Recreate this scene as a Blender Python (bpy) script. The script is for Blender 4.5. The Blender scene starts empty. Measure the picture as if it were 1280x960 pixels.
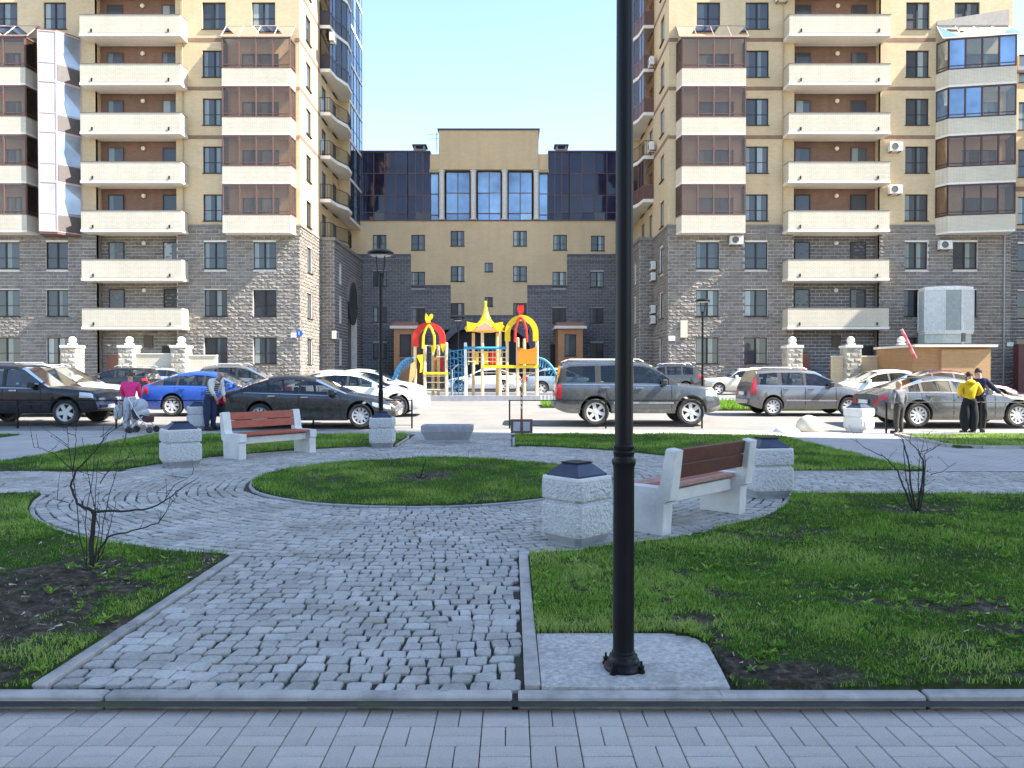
import bpy, bmesh, math, random
import numpy as np
from mathutils import Vector, Matrix
R = math.radians
S = bpy.context.scene
COL = S.collection
random.seed(7)
rng = np.random.default_rng(11)

# ------------------------------------------------------------------ camera, sky, sun, exposure
F = 960.0; CH = 1.6; HZ = 466.0
cd = bpy.data.cameras.new('camera'); cam = bpy.data.objects.new('camera', cd); COL.objects.link(cam)
cd.sensor_width = 36; cd.lens = 36 * F / 1280; cd.clip_end = 2000; cd.clip_start = 0.05
cam.location = (0, 0, CH); cam.rotation_euler = (R(90) - math.atan((480 - HZ) / F), 0, 0)
S.camera = cam
SUN_EL = 45; SUN_GR = 11
w = bpy.data.worlds.new('World'); S.world = w; w.use_nodes = True
nt = w.node_tree; bg = nt.nodes['Background']
sk = nt.nodes.new('ShaderNodeTexSky'); sk.sky_type = 'NISHITA'; sk.sun_disc = False
sk.sun_elevation = R(SUN_EL); sk.sun_rotation = R(90 + SUN_GR)
sk.air_density = 1.0; sk.dust_density = 0.1; sk.ozone_density = 1.4
hs = nt.nodes.new('ShaderNodeHueSaturation'); hs.inputs['Saturation'].default_value = .98; nt.links.new(sk.outputs[0], hs.inputs['Color']); nt.links.new(hs.outputs[0], bg.inputs[0]); bg.inputs[1].default_value = 0.125
sd = bpy.data.lights.new('sun', 'SUN'); sd.energy = 5.0; sd.angle = R(0.5); sd.color = (1, .94, .84)
so = bpy.data.objects.new('sun', sd); COL.objects.link(so)
ce = math.cos(R(SUN_EL))
SD = Vector((-math.cos(R(SUN_GR)) * ce, math.sin(R(SUN_GR)) * ce, -math.sin(R(SUN_EL))))
so.rotation_euler = SD.to_track_quat('-Z', 'Y').to_euler()
S.view_settings.view_transform = 'Standard'; S.view_settings.look = 'None'
S.view_settings.exposure = 1.93; S.view_settings.gamma = 1

# ------------------------------------------------------------------ helpers
def pX(px, Y): return (px - 640) * Y / F
def pZ(py, Y): return CH + (HZ - py) * Y / F
def gr(px, py):
    Y = CH * F / (py - HZ); return pX(px, Y), Y
_ty = [-100, 20.5, 25, 43, 64, 400]; _tz = [0, 0, .17, .42, .5, .5]
def tz(Y): return float(np.interp(Y, _ty, _tz))

def tag(o, label=None, cat=None, group=None, kind=None):
    if label: o['label'] = label
    if cat: o['category'] = cat
    if group: o['group'] = group
    if kind: o['kind'] = kind
    return o
def empty(name, loc=(0, 0, 0), rz=0, parent=None, **k):
    o = bpy.data.objects.new(name, None); COL.objects.link(o); o.location = loc; o.rotation_euler = (0, 0, rz)
    if parent: o.parent = parent
    return tag(o, **k)
def ob(name, me, parent=None, loc=None, rot=None, **k):
    o = bpy.data.objects.new(name, me); COL.objects.link(o)
    if parent: o.parent = parent
    if loc is not None: o.location = loc
    if rot is not None: o.rotation_euler = rot
    return tag(o, **k)
def copy_tree(o, parent=None):
    c = o.copy(); COL.objects.link(c); c.parent = parent
    for ch in o.children: copy_tree(ch, c)
    return c

class MB:
    def __init__(s): s.v = []; s.f = []
    def add(s, vs, fs):
        n = len(s.v); s.v += [tuple(p) for p in vs]; s.f += [tuple(n + i for i in f) for f in fs]; return s
    def box(s, x0, x1, y0, y1, z0, z1, M=None):
        vs = [(x0,y0,z0),(x1,y0,z0),(x1,y1,z0),(x0,y1,z0),(x0,y0,z1),(x1,y0,z1),(x1,y1,z1),(x0,y1,z1)]
        if M: vs = [M @ Vector(p) for p in vs]
        return s.add(vs, [(0,3,2,1),(4,5,6,7),(0,1,5,4),(1,2,6,5),(2,3,7,6),(3,0,4,7)])
    def bbox(s, x0, x1, y0, y1, z0, z1, b=.01, M=None):   # box with chamfered edges (vertical and top)
        def ring(d, z): return [(x0+d,y0,z),(x1-d,y0,z),(x1,y0+d,z),(x1,y1-d,z),(x1-d,y1,z),(x0+d,y1,z),(x0,y1-d,z),(x0,y0+d,z)]
        def inr(z): return [(x0+b*1.4,y0+b,z),(x1-b*1.4,y0+b,z),(x1-b,y0+b*1.4,z),(x1-b,y1-b*1.4,z),(x1-b*1.4,y1-b,z),(x0+b*1.4,y1-b,z),(x0+b,y1-b*1.4,z),(x0+b,y0+b*1.4,z)]
        rs = [inr(z0), ring(b, z0+b), ring(b, z1-b), inr(z1)]
        return s.loft(rs, M)
    def loft(s, rings, M=None, cap=True, closed=True):
        n = len(rings[0]); vs = [p for r in rings for p in r]
        if M: vs = [M @ Vector(p) for p in vs]
        fs = []
        for i in range(len(rings)-1):
            for j in range(n if closed else n-1):
                k = (j+1) % n
                fs.append((i*n+j, i*n+k, (i+1)*n+k, (i+1)*n+j))
        if cap:
            fs.append(tuple(range(n-1, -1, -1))); m = (len(rings)-1)*n; fs.append(tuple(range(m, m+n)))
        return s.add(vs, fs)
    def prism(s, poly, z0, z1, M=None):
        return s.loft([[(x, y, z0) for x, y in poly], [(x, y, z1) for x, y in poly]], M)
    def lathe(s, prof, n=16, M=None, cap=True):
        rs = [[(r*math.cos(2*math.pi*i/n), r*math.sin(2*math.pi*i/n), z) for i in range(n)] for r, z in prof]
        return s.loft(rs, M, cap)
    def tube(s, pts, rad, n=8):
        pts = [Vector(p) for p in pts]
        if not isinstance(rad, (list, tuple)): rad = [rad]*len(pts)
        rs = []; up = None
        for i, p in enumerate(pts):
            d = (pts[min(i+1, len(pts)-1)] - pts[max(i-1, 0)]).normalized()
            if up is None:
                up = Vector((0,0,1)) if abs(d.z) < .9 else Vector((1,0,0))
            a = d.cross(up).normalized(); b = a.cross(d).normalized(); up = b
            rs.append([tuple(p + a*rad[i]*math.cos(2*math.pi*k/n) + b*rad[i]*math.sin(2*math.pi*k/n)) for k in range(n)])
        return s.loft(rs)
    def ell(s, c, r, n=10, m=7, M=None):
        rs = []
        for i in range(1, m):
            t = math.pi*i/m
            rs.append([(c[0]+r[0]*math.sin(t)*math.cos(2*math.pi*k/n), c[1]+r[1]*math.sin(t)*math.sin(2*math.pi*k/n), c[2]-r[2]*math.cos(t)) for k in range(n)])
        return s.loft(rs, M)
    def mesh(s, name, mat=None, smooth=None):
        me = bpy.data.meshes.new(name); me.from_pydata(s.v, [], s.f)
        if mat: me.materials.append(mat)
        if smooth is not None:
            for p in me.polygons: p.use_smooth = True
            me.update()
            try: me.set_sharp_from_angle(angle=R(smooth))
            except Exception: pass
        me.update(); return me
    def build(s, name, mat, parent=None, loc=None, rot=None, smooth=None, **k):
        return ob(name, s.mesh(name, mat, smooth), parent, loc, rot, **k)

def npmesh(name, V, Fa, mat, tint=None, tname='tint'):
    """V (n,3) array, Fa (m,k) faces all of k verts"""
    me = bpy.data.meshes.new(name); n = len(V); m, k = Fa.shape
    me.vertices.add(n); me.vertices.foreach_set('co', V.astype(np.float32).ravel())
    me.loops.add(m*k); me.loops.foreach_set('vertex_index', Fa.astype(np.int32).ravel())
    me.polygons.add(m); me.polygons.foreach_set('loop_start', np.arange(0, m*k, k, dtype=np.int32))
    try: me.polygons.foreach_set('loop_total', np.full(m, k, dtype=np.int32))
    except Exception: pass
    if mat: me.materials.append(mat)
    if tint is not None:
        a = me.attributes.new(tname, 'FLOAT', 'POINT'); a.data.foreach_set('value', tint.astype(np.float32))
    me.update(calc_edges=True); me.validate(); return me

def vnoise(x, y, s=1.0, seed=0):
    x = np.asarray(x)/s + 1000.5; y = np.asarray(y)/s + 1000.5
    xi = np.floor(x).astype(np.int64); yi = np.floor(y).astype(np.int64); fx = x-xi; fy = y-yi
    fx = fx*fx*(3-2*fx); fy = fy*fy*(3-2*fy)
    def h(a, b):
        v = (a*374761393 + b*668265263 + seed*1442695041) & 0xffffffff
        v = ((v ^ (v >> 13))*1274126177) & 0xffffffff
        return ((v ^ (v >> 16)) & 0xffff)/65535.0
    return (h(xi,yi)*(1-fx)+h(xi+1,yi)*fx)*(1-fy)+(h(xi,yi+1)*(1-fx)+h(xi+1,yi+1)*fx)*fy

# ------------------------------------------------------------------ materials
_m = {}
class NG:
    def __init__(s, name):
        s.m = bpy.data.materials.new(name); s.m.use_nodes = True; s.t = s.m.node_tree
        s.b = s.t.nodes['Principled BSDF']; s.out = s.t.nodes['Material Output']
    def n(s, typ, **k):
        nd = s.t.nodes.new(typ)
        for a, b in k.items():
            if a.startswith('i_'):
                key = a[2:]; key = int(key) if key.isdigit() else key.replace('_', ' ')
                nd.inputs[key].default_value = b
            else: setattr(nd, a, b)
        return nd
    def l(s, a, b): s.t.links.new(a, b)
    def coord(s, kind='Object'): return s.n('ShaderNodeTexCoord').outputs[kind]
    def noise(s, scale, vec=None, detail=4, rough=.55):
        nd = s.n('ShaderNodeTexNoise'); nd.inputs['Scale'].default_value = scale; nd.inputs['Detail'].default_value = detail; nd.inputs['Roughness'].default_value = rough
        s.l(vec if vec is not None else s.coord(), nd.inputs['Vector']); return nd.outputs['Fac']
    def ramp(s, fac, stops):
        r = s.n('ShaderNodeValToRGB'); e = r.color_ramp.elements
        while len(e) < len(stops): e.new(.5)
        for i, (p, c) in enumerate(stops):
            e[i].position = p; e[i].color = (*c, 1) if len(c) == 3 else c
        s.l(fac, r.inputs[0]); return r.outputs[0]
    def mix(s, fac, a, b, blend='MIX'):
        m = s.n('ShaderNodeMix', data_type='RGBA', blend_type=blend)
        for sock, v in ((m.inputs[0], fac), (m.inputs[6], a), (m.inputs[7], b)):
            if isinstance(v, (int, float)): sock.default_value = v
            elif isinstance(v, tuple): sock.default_value = (*v, 1) if len(v) == 3 else v
            else: s.l(v, sock)
        return m.outputs[2]
    def math(s, op, a, b=0.0):
        m = s.n('ShaderNodeMath', operation=op)
        for sock, v in ((m.inputs[0], a), (m.inputs[1], b)):
            if isinstance(v, (int, float)): sock.default_value = v
            else: s.l(v, sock)
        return m.outputs[0]
    def bump(s, h, strength=.3, dist=.01):
        b = s.n('ShaderNodeBump'); b.inputs['Strength'].default_value = strength; b.inputs['Distance'].default_value = dist
        s.l(h, b.inputs['Height']); s.l(b.outputs[0], s.b.inputs['Normal']); return b
    def col(s, c):
        if isinstance(c, tuple): s.b.inputs['Base Color'].default_value = (*c, 1)
        else: s.l(c, s.b.inputs['Base Color'])
        return s
    def set(s, **k):
        for a, v in k.items(): s.b.inputs[a.replace('_', ' ')].default_value = v
        return s

def plain(name, c, rough=.6, metal=0, var=.12, nscale=6, spec=.4, bump=0, dirt=None, bscale=120):
    if name in _m: return _m[name]
    g = NG(name); f = g.noise(nscale)
    lo = tuple(max(0, x*(1-var)) for x in c); hi = tuple(min(1, x*(1+var)) for x in c)
    co = g.ramp(f, [(.3, lo), (.7, hi)])
    if dirt:
        f2 = g.noise(2.2, detail=6, rough=.7)
        co = g.mix(g.ramp(f2, [(.48, (0,0,0)), (.72, (dirt[3],)*3)]), co, dirt[:3])
    g.col(co); g.set(Roughness=rough, Metallic=metal); g.b.inputs['Specular IOR Level'].default_value = spec
    if bump: g.bump(g.noise(bscale, detail=3), bump, .004)
    _m[name] = g.m; return g.m

def brickvec(g):
    sp = g.n('ShaderNodeSeparateXYZ'); g.l(g.coord(), sp.inputs[0])
    cb = g.n('ShaderNodeCombineXYZ'); g.l(g.math('ADD', sp.outputs[0], sp.outputs[1]), cb.inputs[0]); g.l(sp.outputs[2], cb.inputs[1])
    return cb.outputs[0], sp
def brick(name, c1, c2, mortar, bw=.26, bh=.078, ms=.008, rough=.85, stain=.25, msmooth=.1, bump=.25):
    if name in _m: return _m[name]
    g = NG(name); vec, sp = brickvec(g)
    b = g.n('ShaderNodeTexBrick'); g.l(vec, b.inputs['Vector'])
    b.inputs['Scale'].default_value = 1; b.inputs['Brick Width'].default_value = bw; b.inputs['Row Height'].default_value = bh
    b.inputs['Mortar Size'].default_value = ms; b.inputs['Mortar Smooth'].default_value = msmooth; b.inputs['Bias'].default_value = 0
    for i, c in ((1, c1), (2, c2), (3, mortar)): b.inputs[i].default_value = (*c, 1)
    big = g.noise(.35, detail=6, rough=.65)
    dk = g.ramp(big, [(.3, (1-stain,)*3), (.7, (1.0, 1.0, 1.0))])
    st = g.n('ShaderNodeMapping'); st.inputs['Scale'].default_value = (2.5, 2.5, .18); g.l(g.coord(), st.inputs[0])
    streak = g.ramp(g.noise(1.1, st.outputs[0], detail=5), [(.30, (1-stain*.45,)*3), (.6, (1, 1, 1))])
    co = g.mix(1.0, g.mix(1.0, b.outputs['Color'], dk, 'MULTIPLY'), streak, 'MULTIPLY')
    g.col(co); g.set(Roughness=rough)
    g.bump(g.math('MULTIPLY', b.outputs['Fac'], -1.0), bump, .01)
    _m[name] = g.m; return g.m

yellow = brick('yellow_brick', (.70,.515,.285), (.63,.45,.24), (.50,.43,.33), ms=.012, stain=.14)
tan = brick('tan_brick', (.78,.59,.35), (.71,.52,.30), (.48,.39,.27), ms=.012, stain=.14)
cream = brick('cream_brick', (.68,.62,.50), (.62,.56,.445), (.46,.41,.32), ms=.013, stain=.14)
band = brick('brown_band_brick', (.30,.17,.11), (.25,.14,.095), (.28,.2,.15))
brown = brick('brown_brick', (.27,.145,.10), (.22,.115,.08), (.25,.17,.13))
orange = brick('orange_brick', (.60,.27,.12), (.52,.22,.09), (.5,.36,.24))
mortar = plain('pale_mortar', (.66,.62,.56), .95, var=.15)
graystone = None
def stone_mat(name, a, b, c):
    g = NG(name); at = g.n('ShaderNodeAttribute', attribute_name='tint')
    co = g.ramp(at.outputs['Fac'], [(0, a), (.5, b), (1, c)])
    co = g.mix(1.0, co, g.ramp(g.noise(9, detail=6, rough=.7), [(.25, (.72,)*3), (.75, (1.15,)*3)]), 'MULTIPLY')
    g.col(co); g.set(Roughness=.95); g.b.inputs['Specular IOR Level'].default_value = .2
    g.bump(g.noise(28, detail=5), .5, .02); return g.m
graystone = stone_mat('rough_grey_block', (.20,.175,.155), (.235,.208,.185), (.275,.245,.22))
darkstone = stone_mat('dark_grey_block', (.15,.148,.155), (.17,.168,.176), (.20,.198,.208))
pillarstone = stone_mat('pillar_block', (.30,.27,.22), (.42,.38,.31), (.55,.50,.42))

def cobble_mat(name, rand):
    g = NG(name)
    if rand: t = g.n('ShaderNodeObjectInfo').outputs['Random']
    else: t = g.n('ShaderNodeAttribute', attribute_name='tint').outputs['Fac']
    geo = g.n('ShaderNodeNewGeometry').outputs['Position']
    co = g.ramp(t, [(0, (.37,.345,.305)), (.35, (.42,.395,.35)), (.7, (.455,.43,.385)), (.97, (.51,.485,.44)), (1, (.48,.41,.33))])
    dt = g.ramp(g.noise(1.7, geo, detail=7, rough=.75), [(.46, (0,0,0)), (.66, (.55,)*3)])
    co = g.mix(dt, co, (.21,.195,.165))
    n1 = g.ramp(g.noise(55, geo, detail=6, rough=.75), [(.3, (.74,)*3), (.62, (1.1,)*3)])
    n2 = g.ramp(g.noise(.9, geo, detail=3), [(.3, (.84,)*3), (.7, (1.08,)*3)])
    co = g.mix(1.0, g.mix(1.0, co, n1, 'MULTIPLY'), n2, 'MULTIPLY')
    g.col(co); g.set(Roughness=.78); g.b.inputs['Specular IOR Level'].default_value = .35
    g.bump(g.noise(70, geo, detail=5, rough=.7), .6, .006); return g.m
cob_m = cobble_mat('granite_cobble', False); cob_r = cobble_mat('granite_cobble_single', True)

def joint_mat():
    g = NG('joint_sand'); f = g.noise(2.2, detail=6, rough=.7)
    co = g.ramp(f, [(.40, (.030,.028,.026)), (.55, (.045,.042,.036)), (.66, (.045,.065,.018))])
    g.col(co); g.set(Roughness=1.0); g.bump(g.noise(90), .5, .01); return g.m
joint = joint_mat()
def slab_mat():
    g = NG('grey_paving'); 
    b = g.n('ShaderNodeTexBrick'); g.l(g.coord(), b.inputs['Vector'])
    b.inputs['Scale'].default_value = 1; b.inputs['Brick Width'].default_value = .2; b.inputs['Row Height'].default_value = .1; b.inputs['Mortar Size'].default_value = .006
    b.inputs[1].default_value = (.43,.405,.37,1); b.inputs[2].default_value = (.39,.365,.335,1); b.inputs[3].default_value = (.20,.20,.205,1)
    n2 = g.ramp(g.noise(1.1, detail=5), [(.3, (.85,)*3), (.7, (1.08,)*3)])
    g.col(g.mix(1.0, b.outputs[0], n2, 'MULTIPLY')); g.set(Roughness=.9); g.bump(g.math('MULTIPLY', b.outputs['Fac'], -1.0), .2, .005); return g.m
slabm = slab_mat()
def asphalt():
    g = NG('dusty_asphalt'); a = g.noise(.45, detail=6, rough=.65); b = g.noise(60, detail=3)
    co = g.ramp(a, [(.3, (.15,.145,.135)), (.6, (.20,.19,.175)), (.8, (.25,.235,.215))])
    co = g.mix(1.0, co, g.ramp(b, [(.3, (.8,)*3), (.7, (1.15,)*3)]), 'MULTIPLY')
    g.col(co); g.set(Roughness=.95); g.bump(b, .4, .005); return g.m
asph = asphalt()
def soil_mat():
    g = NG('lawn_soil'); n = g.noise(14, detail=8, rough=.75); m = g.noise(1.3, detail=4)
    co = g.ramp(n, [(.32, (.022,.017,.013)), (.5, (.085,.066,.050)), (.68, (.24,.20,.155))])
    at = g.n('ShaderNodeAttribute', attribute_name='tint')
    gc = g.ramp(g.noise(30, detail=5), [(.3, (.03,.05,.012)), (.7, (.075,.12,.028))])
    g.col(g.mix(at.outputs['Fac'], co, gc)); g.set(Roughness=1.0); g.b.inputs['Specular IOR Level'].default_value = .1
    g.bump(g.noise(45, detail=8, rough=.8), 1.0, .03); return g.m
soilm = soil_mat()
def grass_mat():
    g = NG('grass_blades'); at = g.n('ShaderNodeAttribute', attribute_name='tint')
    co = g.ramp(at.outputs['Fac'], [(0, (.035,.080,.010)), (.3, (.080,.185,.016)), (.6, (.165,.33,.026)), (.9, (.31,.45,.07)), (1, (.50,.44,.22))])
    g.col(co); g.set(Roughness=.55); g.b.inputs['Specular IOR Level'].default_value = .25
    tr = g.n('ShaderNodeBsdfTranslucent'); g.l(co, tr.inputs[0])
    mx = g.n('ShaderNodeMixShader'); mx.inputs[0].default_value = .35
    g.l(g.b.outputs[0], mx.inputs[1]); g.l(tr.outputs[0], mx.inputs[2]); g.l(mx.outputs[0], g.out.inputs[0]); return g.m
grassm = grass_mat()

def pane_mat():
    g = NG('window_glass'); rnd = g.n('ShaderNodeObjectInfo').outputs['Random']
    wv = g.n('ShaderNodeTexWave'); wv.inputs['Scale'].default_value = 3.2; wv.inputs['Distortion'].default_value = 3; wv.inputs['Detail'].default_value = 2
    mp = g.n('ShaderNodeMapping'); mp.inputs['Scale'].default_value = (3, 3, .25); g.l(g.coord(), mp.inputs[0]); g.l(mp.outputs[0], wv.inputs[0])
    base = g.ramp(rnd, [(0, (.015,.017,.025)), (.22, (.02,.022,.03)), (.32, (.10,.12,.13)), (.55, (.22,.26,.25)), (.8, (.36,.40,.38)), (1, (.06,.065,.08))])
    co = g.mix(1.0, base, g.ramp(wv.outputs['Fac'], [(0, (.6,)*3), (1, (1.15,)*3)]), 'MULTIPLY')
    sp = g.n('ShaderNodeSeparateXYZ'); g.l(g.coord('Generated'), sp.inputs[0])
    cut = g.math('GREATER_THAN', sp.outputs[0], g.math('ADD', g.math('MULTIPLY', rnd, .5), .15))
    co = g.mix(g.math('MULTIPLY', cut, .85), co, (.02,.022,.028))
    g.col(co); g.set(Roughness=.5)
    gl = g.n('ShaderNodeBsdfGlossy'); gl.inputs['Roughness'].default_value = .02; gl.inputs['Color'].default_value = (.9,.95,1,1)
    n = g.n('ShaderNodeBump'); n.inputs['Strength'].default_value = .04; n.inputs['Distance'].default_value = .05; g.l(g.noise(1.5, detail=1), n.inputs['Height']); g.l(n.outputs[0], gl.inputs['Normal'])
    fr = g.n('ShaderNodeFresnel'); fr.inputs[0].default_value = 1.45
    mx = g.n('ShaderNodeMixShader'); g.l(fr.outputs[0], mx.inputs[0]); g.l(g.b.outputs[0], mx.inputs[1]); g.l(gl.outputs[0], mx.inputs[2]); g.l(mx.outputs[0], g.out.inputs[0]); return g.m
panem = pane_mat()
def thin_glass(name, tint, ior=1.6, gcol=(.95,.97,1), dust=None):
    g = NG(name); tr = g.n('ShaderNodeBsdfTransparent'); tr.inputs[0].default_value = (*tint, 1)
    gl = g.n('ShaderNodeBsdfGlossy'); gl.inputs['Roughness'].default_value = .03; gl.inputs[0].default_value = (*gcol, 1)
    fr = g.n('ShaderNodeFresnel'); fr.inputs[0].default_value = ior
    mx = g.n('ShaderNodeMixShader'); base = tr.outputs[0]
    if dust:
        df = g.n('ShaderNodeBsdfDiffuse'); df.inputs[0].default_value = (*dust[:3], 1); m2 = g.n('ShaderNodeMixShader')
        g.l(g.math('MULTIPLY', g.ramp(g.noise(1.3, detail=5), [(.3, (.5,)*3), (.7, (1,)*3)]), dust[3]*1.6), m2.inputs[0]); g.l(tr.outputs[0], m2.inputs[1]); g.l(df.outputs[0], m2.inputs[2]); base = m2.outputs[0]
    g.l(fr.outputs[0], mx.inputs[0]); g.l(base, mx.inputs[1]); g.l(gl.outputs[0], mx.inputs[2]); g.l(mx.outputs[0], g.out.inputs[0]); return g.m
bronze = thin_glass('bronze_glass', (.87,.80,.72), 1.38, dust=(.42,.32,.26,.06))
clearg = thin_glass('clear_glass', (.86,.89,.88), 1.45, dust=(.5,.5,.46,.12))
carg = thin_glass('car_glass', (.36,.39,.39), 1.5)
def refl(name, c, spec, rough=.05):
    g = NG(name); g.col(g.ramp(g.noise(.35, detail=3), [(.35, tuple(x*.55 for x in c)), (.65, tuple(x*1.3 for x in c))])); g.set(Roughness=rough, Metallic=spec); g.b.inputs['Specular IOR Level'].default_value = .8; return g.m
darkglass = refl('dark_tinted_glass', (.018,.018,.05), 0); darkglass.node_tree.nodes['Principled BSDF'].inputs['Specular IOR Level'].default_value = .4
blueglass = refl('blue_mirror_glass', (.19,.29,.43), .35)
paleglass = refl('pale_sky_glass', (.30,.34,.40), .1)
whitepanel = plain('frosted_panel', (.42,.40,.43), .25, var=.2, nscale=1.2)

frame_dark = plain('dark_window_frame', (.018,.014,.013), .45)
frame_brown = plain('brown_aluminium', (.155,.08,.062), .45)
concrete = plain('white_concrete', (.68,.65,.61), .9, var=.07, nscale=9, bump=.5, dirt=(.34,.33,.32,.6))
concrete_g = plain('grey_concrete', (.36,.355,.36), .92, var=.12, nscale=5, bump=.5, dirt=(.2,.19,.18,.7))
kerb_m = plain('kerb_concrete', (.41,.375,.335), .92, var=.15, nscale=7, bump=.6, dirt=(.16,.155,.15,.8))
pad_m = plain('poured_concrete', (.44,.415,.375), .95, var=.30, nscale=38, bump=1.0, dirt=(.24,.22,.19,.9), bscale=35)
blackm = plain('black_painted_metal', (.006,.006,.007), .42, var=.2, spec=.25)
lidm = plain('dark_blue_metal_lid', (.035,.045,.075), .35, metal=.3, nscale=5, var=.3)
slat_red = plain('red_painted_wood', (.36,.085,.05), .55, var=.15, nscale=12)
slat_pink = plain('faded_red_wood', (.42,.23,.19), .6, var=.15, nscale=12)
slat_dk = plain('dark_red_wood', (.10,.028,.02), .5, var=.15, nscale=12)
stucco = plain('white_plaster', (.72,.68,.60), .9, var=.06)
tyre_m = plain('tyre_rubber', (.03,.029,.028), .85, var=.2, dirt=(.16,.14,.12,.8))
rim_m = plain('alloy_rim', (.62,.61,.59), .4, metal=.2, var=.08)
rimgap = plain('wheel_shadow_black', (.02,.02,.02), .8)
plastic = plain('black_plastic', (.028,.028,.03), .6, var=.2)
chrome = plain('chrome_trim', (.7,.7,.7), .15, metal=1, var=.05)
tail_m = plain('red_tail_lamp', (.45,.012,.02), .15, var=.1, spec=.8)
head_m = plain('clear_head_lamp', (.55,.60,.63), .1, metal=.4, var=.25, nscale=30, spec=1)
seat_m = plain('grey_seat_cloth', (.06,.06,.062), .8)
plate_m = plain('white_number_plate', (.7,.7,.68), .4)

# ------------------------------------------------------------------ the ground
CX, CY, RI, RO = -1.26, 11.7, 2.57, 5.12
PL, PR = -2.36, .06                    # straight path edges
XA, XB = -2.54, 0.02                   # north path edges
def lawn_mask(x, y):
    r = np.hypot(x-CX, y-CY); o = r > RO + .07
    m = np.zeros(np.shape(x), int)
    m[(x < PL-.08) & (y > 3.84) & (y < 10.1) & o] = 1
    pad = (x < 1.13 - .24*np.clip((y-4.42)/.24, 0, 1)**2.5) & (y < 4.65)
    m[(x > PR+.09) & (y > 3.84) & (y < 9.98) & o & ~pad] = 2
    m[r < RI] = 3
    m[(x > -9.1) & (x < XA-.06) & (y > 12.5) & (y < 19.7) & o] = 4
    m[(x > XB+.06) & (x < 6.75) & (x + .8*(y-17.6) < 7.0 + .9) & (y > 12.42) & (y < 19.7) & o] = 5
    m[(x < -12.6) & (x > -26) & (y > 18.3) & (y < 19.75)] = 6
    m[(x > 9.45+.12*(y-16.2)) & (y > 16.25) & (y < 19.7) & (x < 26)] = 7
    return m
def bare(x, y):
    """1 where the soil is bare"""
    n = .42*vnoise(x, y, .55, 3) + .33*vnoise(x, y, .17, 4) + .25*vnoise(x, y, .06, 5)
    b = np.zeros_like(n)
    def spot(cx, cy, rx, ry, k=1.0):
        return k*np.exp(-(((x-cx)/rx)**2+((y-cy)/ry)**2))
    b += spot(-3.5, 5.0, .9, .5, 1.0) + spot(-2.85, 4.0, .5, .22, 1.0) + spot(-2.9, 4.6, .4, .25, .6) + spot(-3.0, 5.6, .5, .35, .7) + spot(-3.4, 6.2, .35, .3, .9) + spot(-4.4, 5.5, .8, .5, .7)
    b += spot(1.6, 3.98, .38, .22, 1.0) + spot(2.5, 3.92, .6, .12, .75) + spot(.75, 4.85, .55, .10, .9) + spot(1.2, 4.55, .1, .3, .7)
    b += spot(2.1, 5.6, .25, .12, .8) + spot(3.05, 6.6, .25, .1, .4) + spot(.45, 6.35, .3, .2, .8) + spot(4.6, 8.7, .6, .35, .9) + spot(5.1, 7.3, .35, .22, 1.0) + spot(1.9, 5.3, .35, .12, .6)
    b += spot(3.1, 4.6, .6, .15, .6) + spot(2.3, 4.35, .5, .12, .6) + spot(-1.3, 11.6, .45, .3, 1.0) + spot(.5, 5.6, .2, .3, .5) + spot(3.0, 9.4, .4, .3, .6) + spot(-2.6, 11.3, .4, .25, .6) + spot(3.0,5.1,.5,.15,.5)
    v = b*.95 + (n-.5)*2.3
    return np.clip((v-.33)/.42, 0, 1)
def lawn_z(x, y):
    return .004 + .035*vnoise(x, y, .9, 8) + .014*vnoise(x, y, .16, 9) + .008*vnoise(x, y, .07, 10)

ground = MB()
xs = [-500, 500]; ys = [20.0, 20.5, 25, 43, 64, 600]
for i in range(len(ys)-1):
    a, b = ys[i], ys[i+1]
    ground.add([(-500,a,tz(a)-.02),(500,a,tz(a)-.02),(500,b,tz(b)-.02),(-500,b,tz(b)-.02)], [(0,1,2,3)])
ground.add([(-500,-60,-.16),(500,-60,-.16),(500,20,-.16),(-500,20,-.16)], [(0,1,2,3)])
ground.add([(-500,20,-.16),(500,20,-.16),(500,20,-.02),(-500,20,-.02)], [(0,1,2,3)])
ground.build('road', asph, kind='structure')
bed = MB().add([(-9.3,3.7,-.019),(9.2,3.7,-.019),(9.2,20.0,-.019),(-9.3,20.0,-.019)], [(0,1,2,3)])
bed.build('cobble_bed', joint, kind='structure')
sl = MB()
sl.box(-40, -9.12, 3.7, 19.98, -.1, -.004); sl.box(9.0, 40, 10.05, 19.98, -.1, -.004); sl.box(6.62, 9.0, 12.5, 19.98, -.1, -.006)
sl.box(5.3, 6.62, 17.2, 19.98, -.1, -.006); sl.box(9.0, 40, 3.7, 10.05, -.1, -.03)
sl.build('side_path', slabm, kind='structure')
w2 = MB().box(-40, 40, 19.98, 21.9, -.1, .004); w2.build('pavement', slabm, kind='structure')
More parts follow.
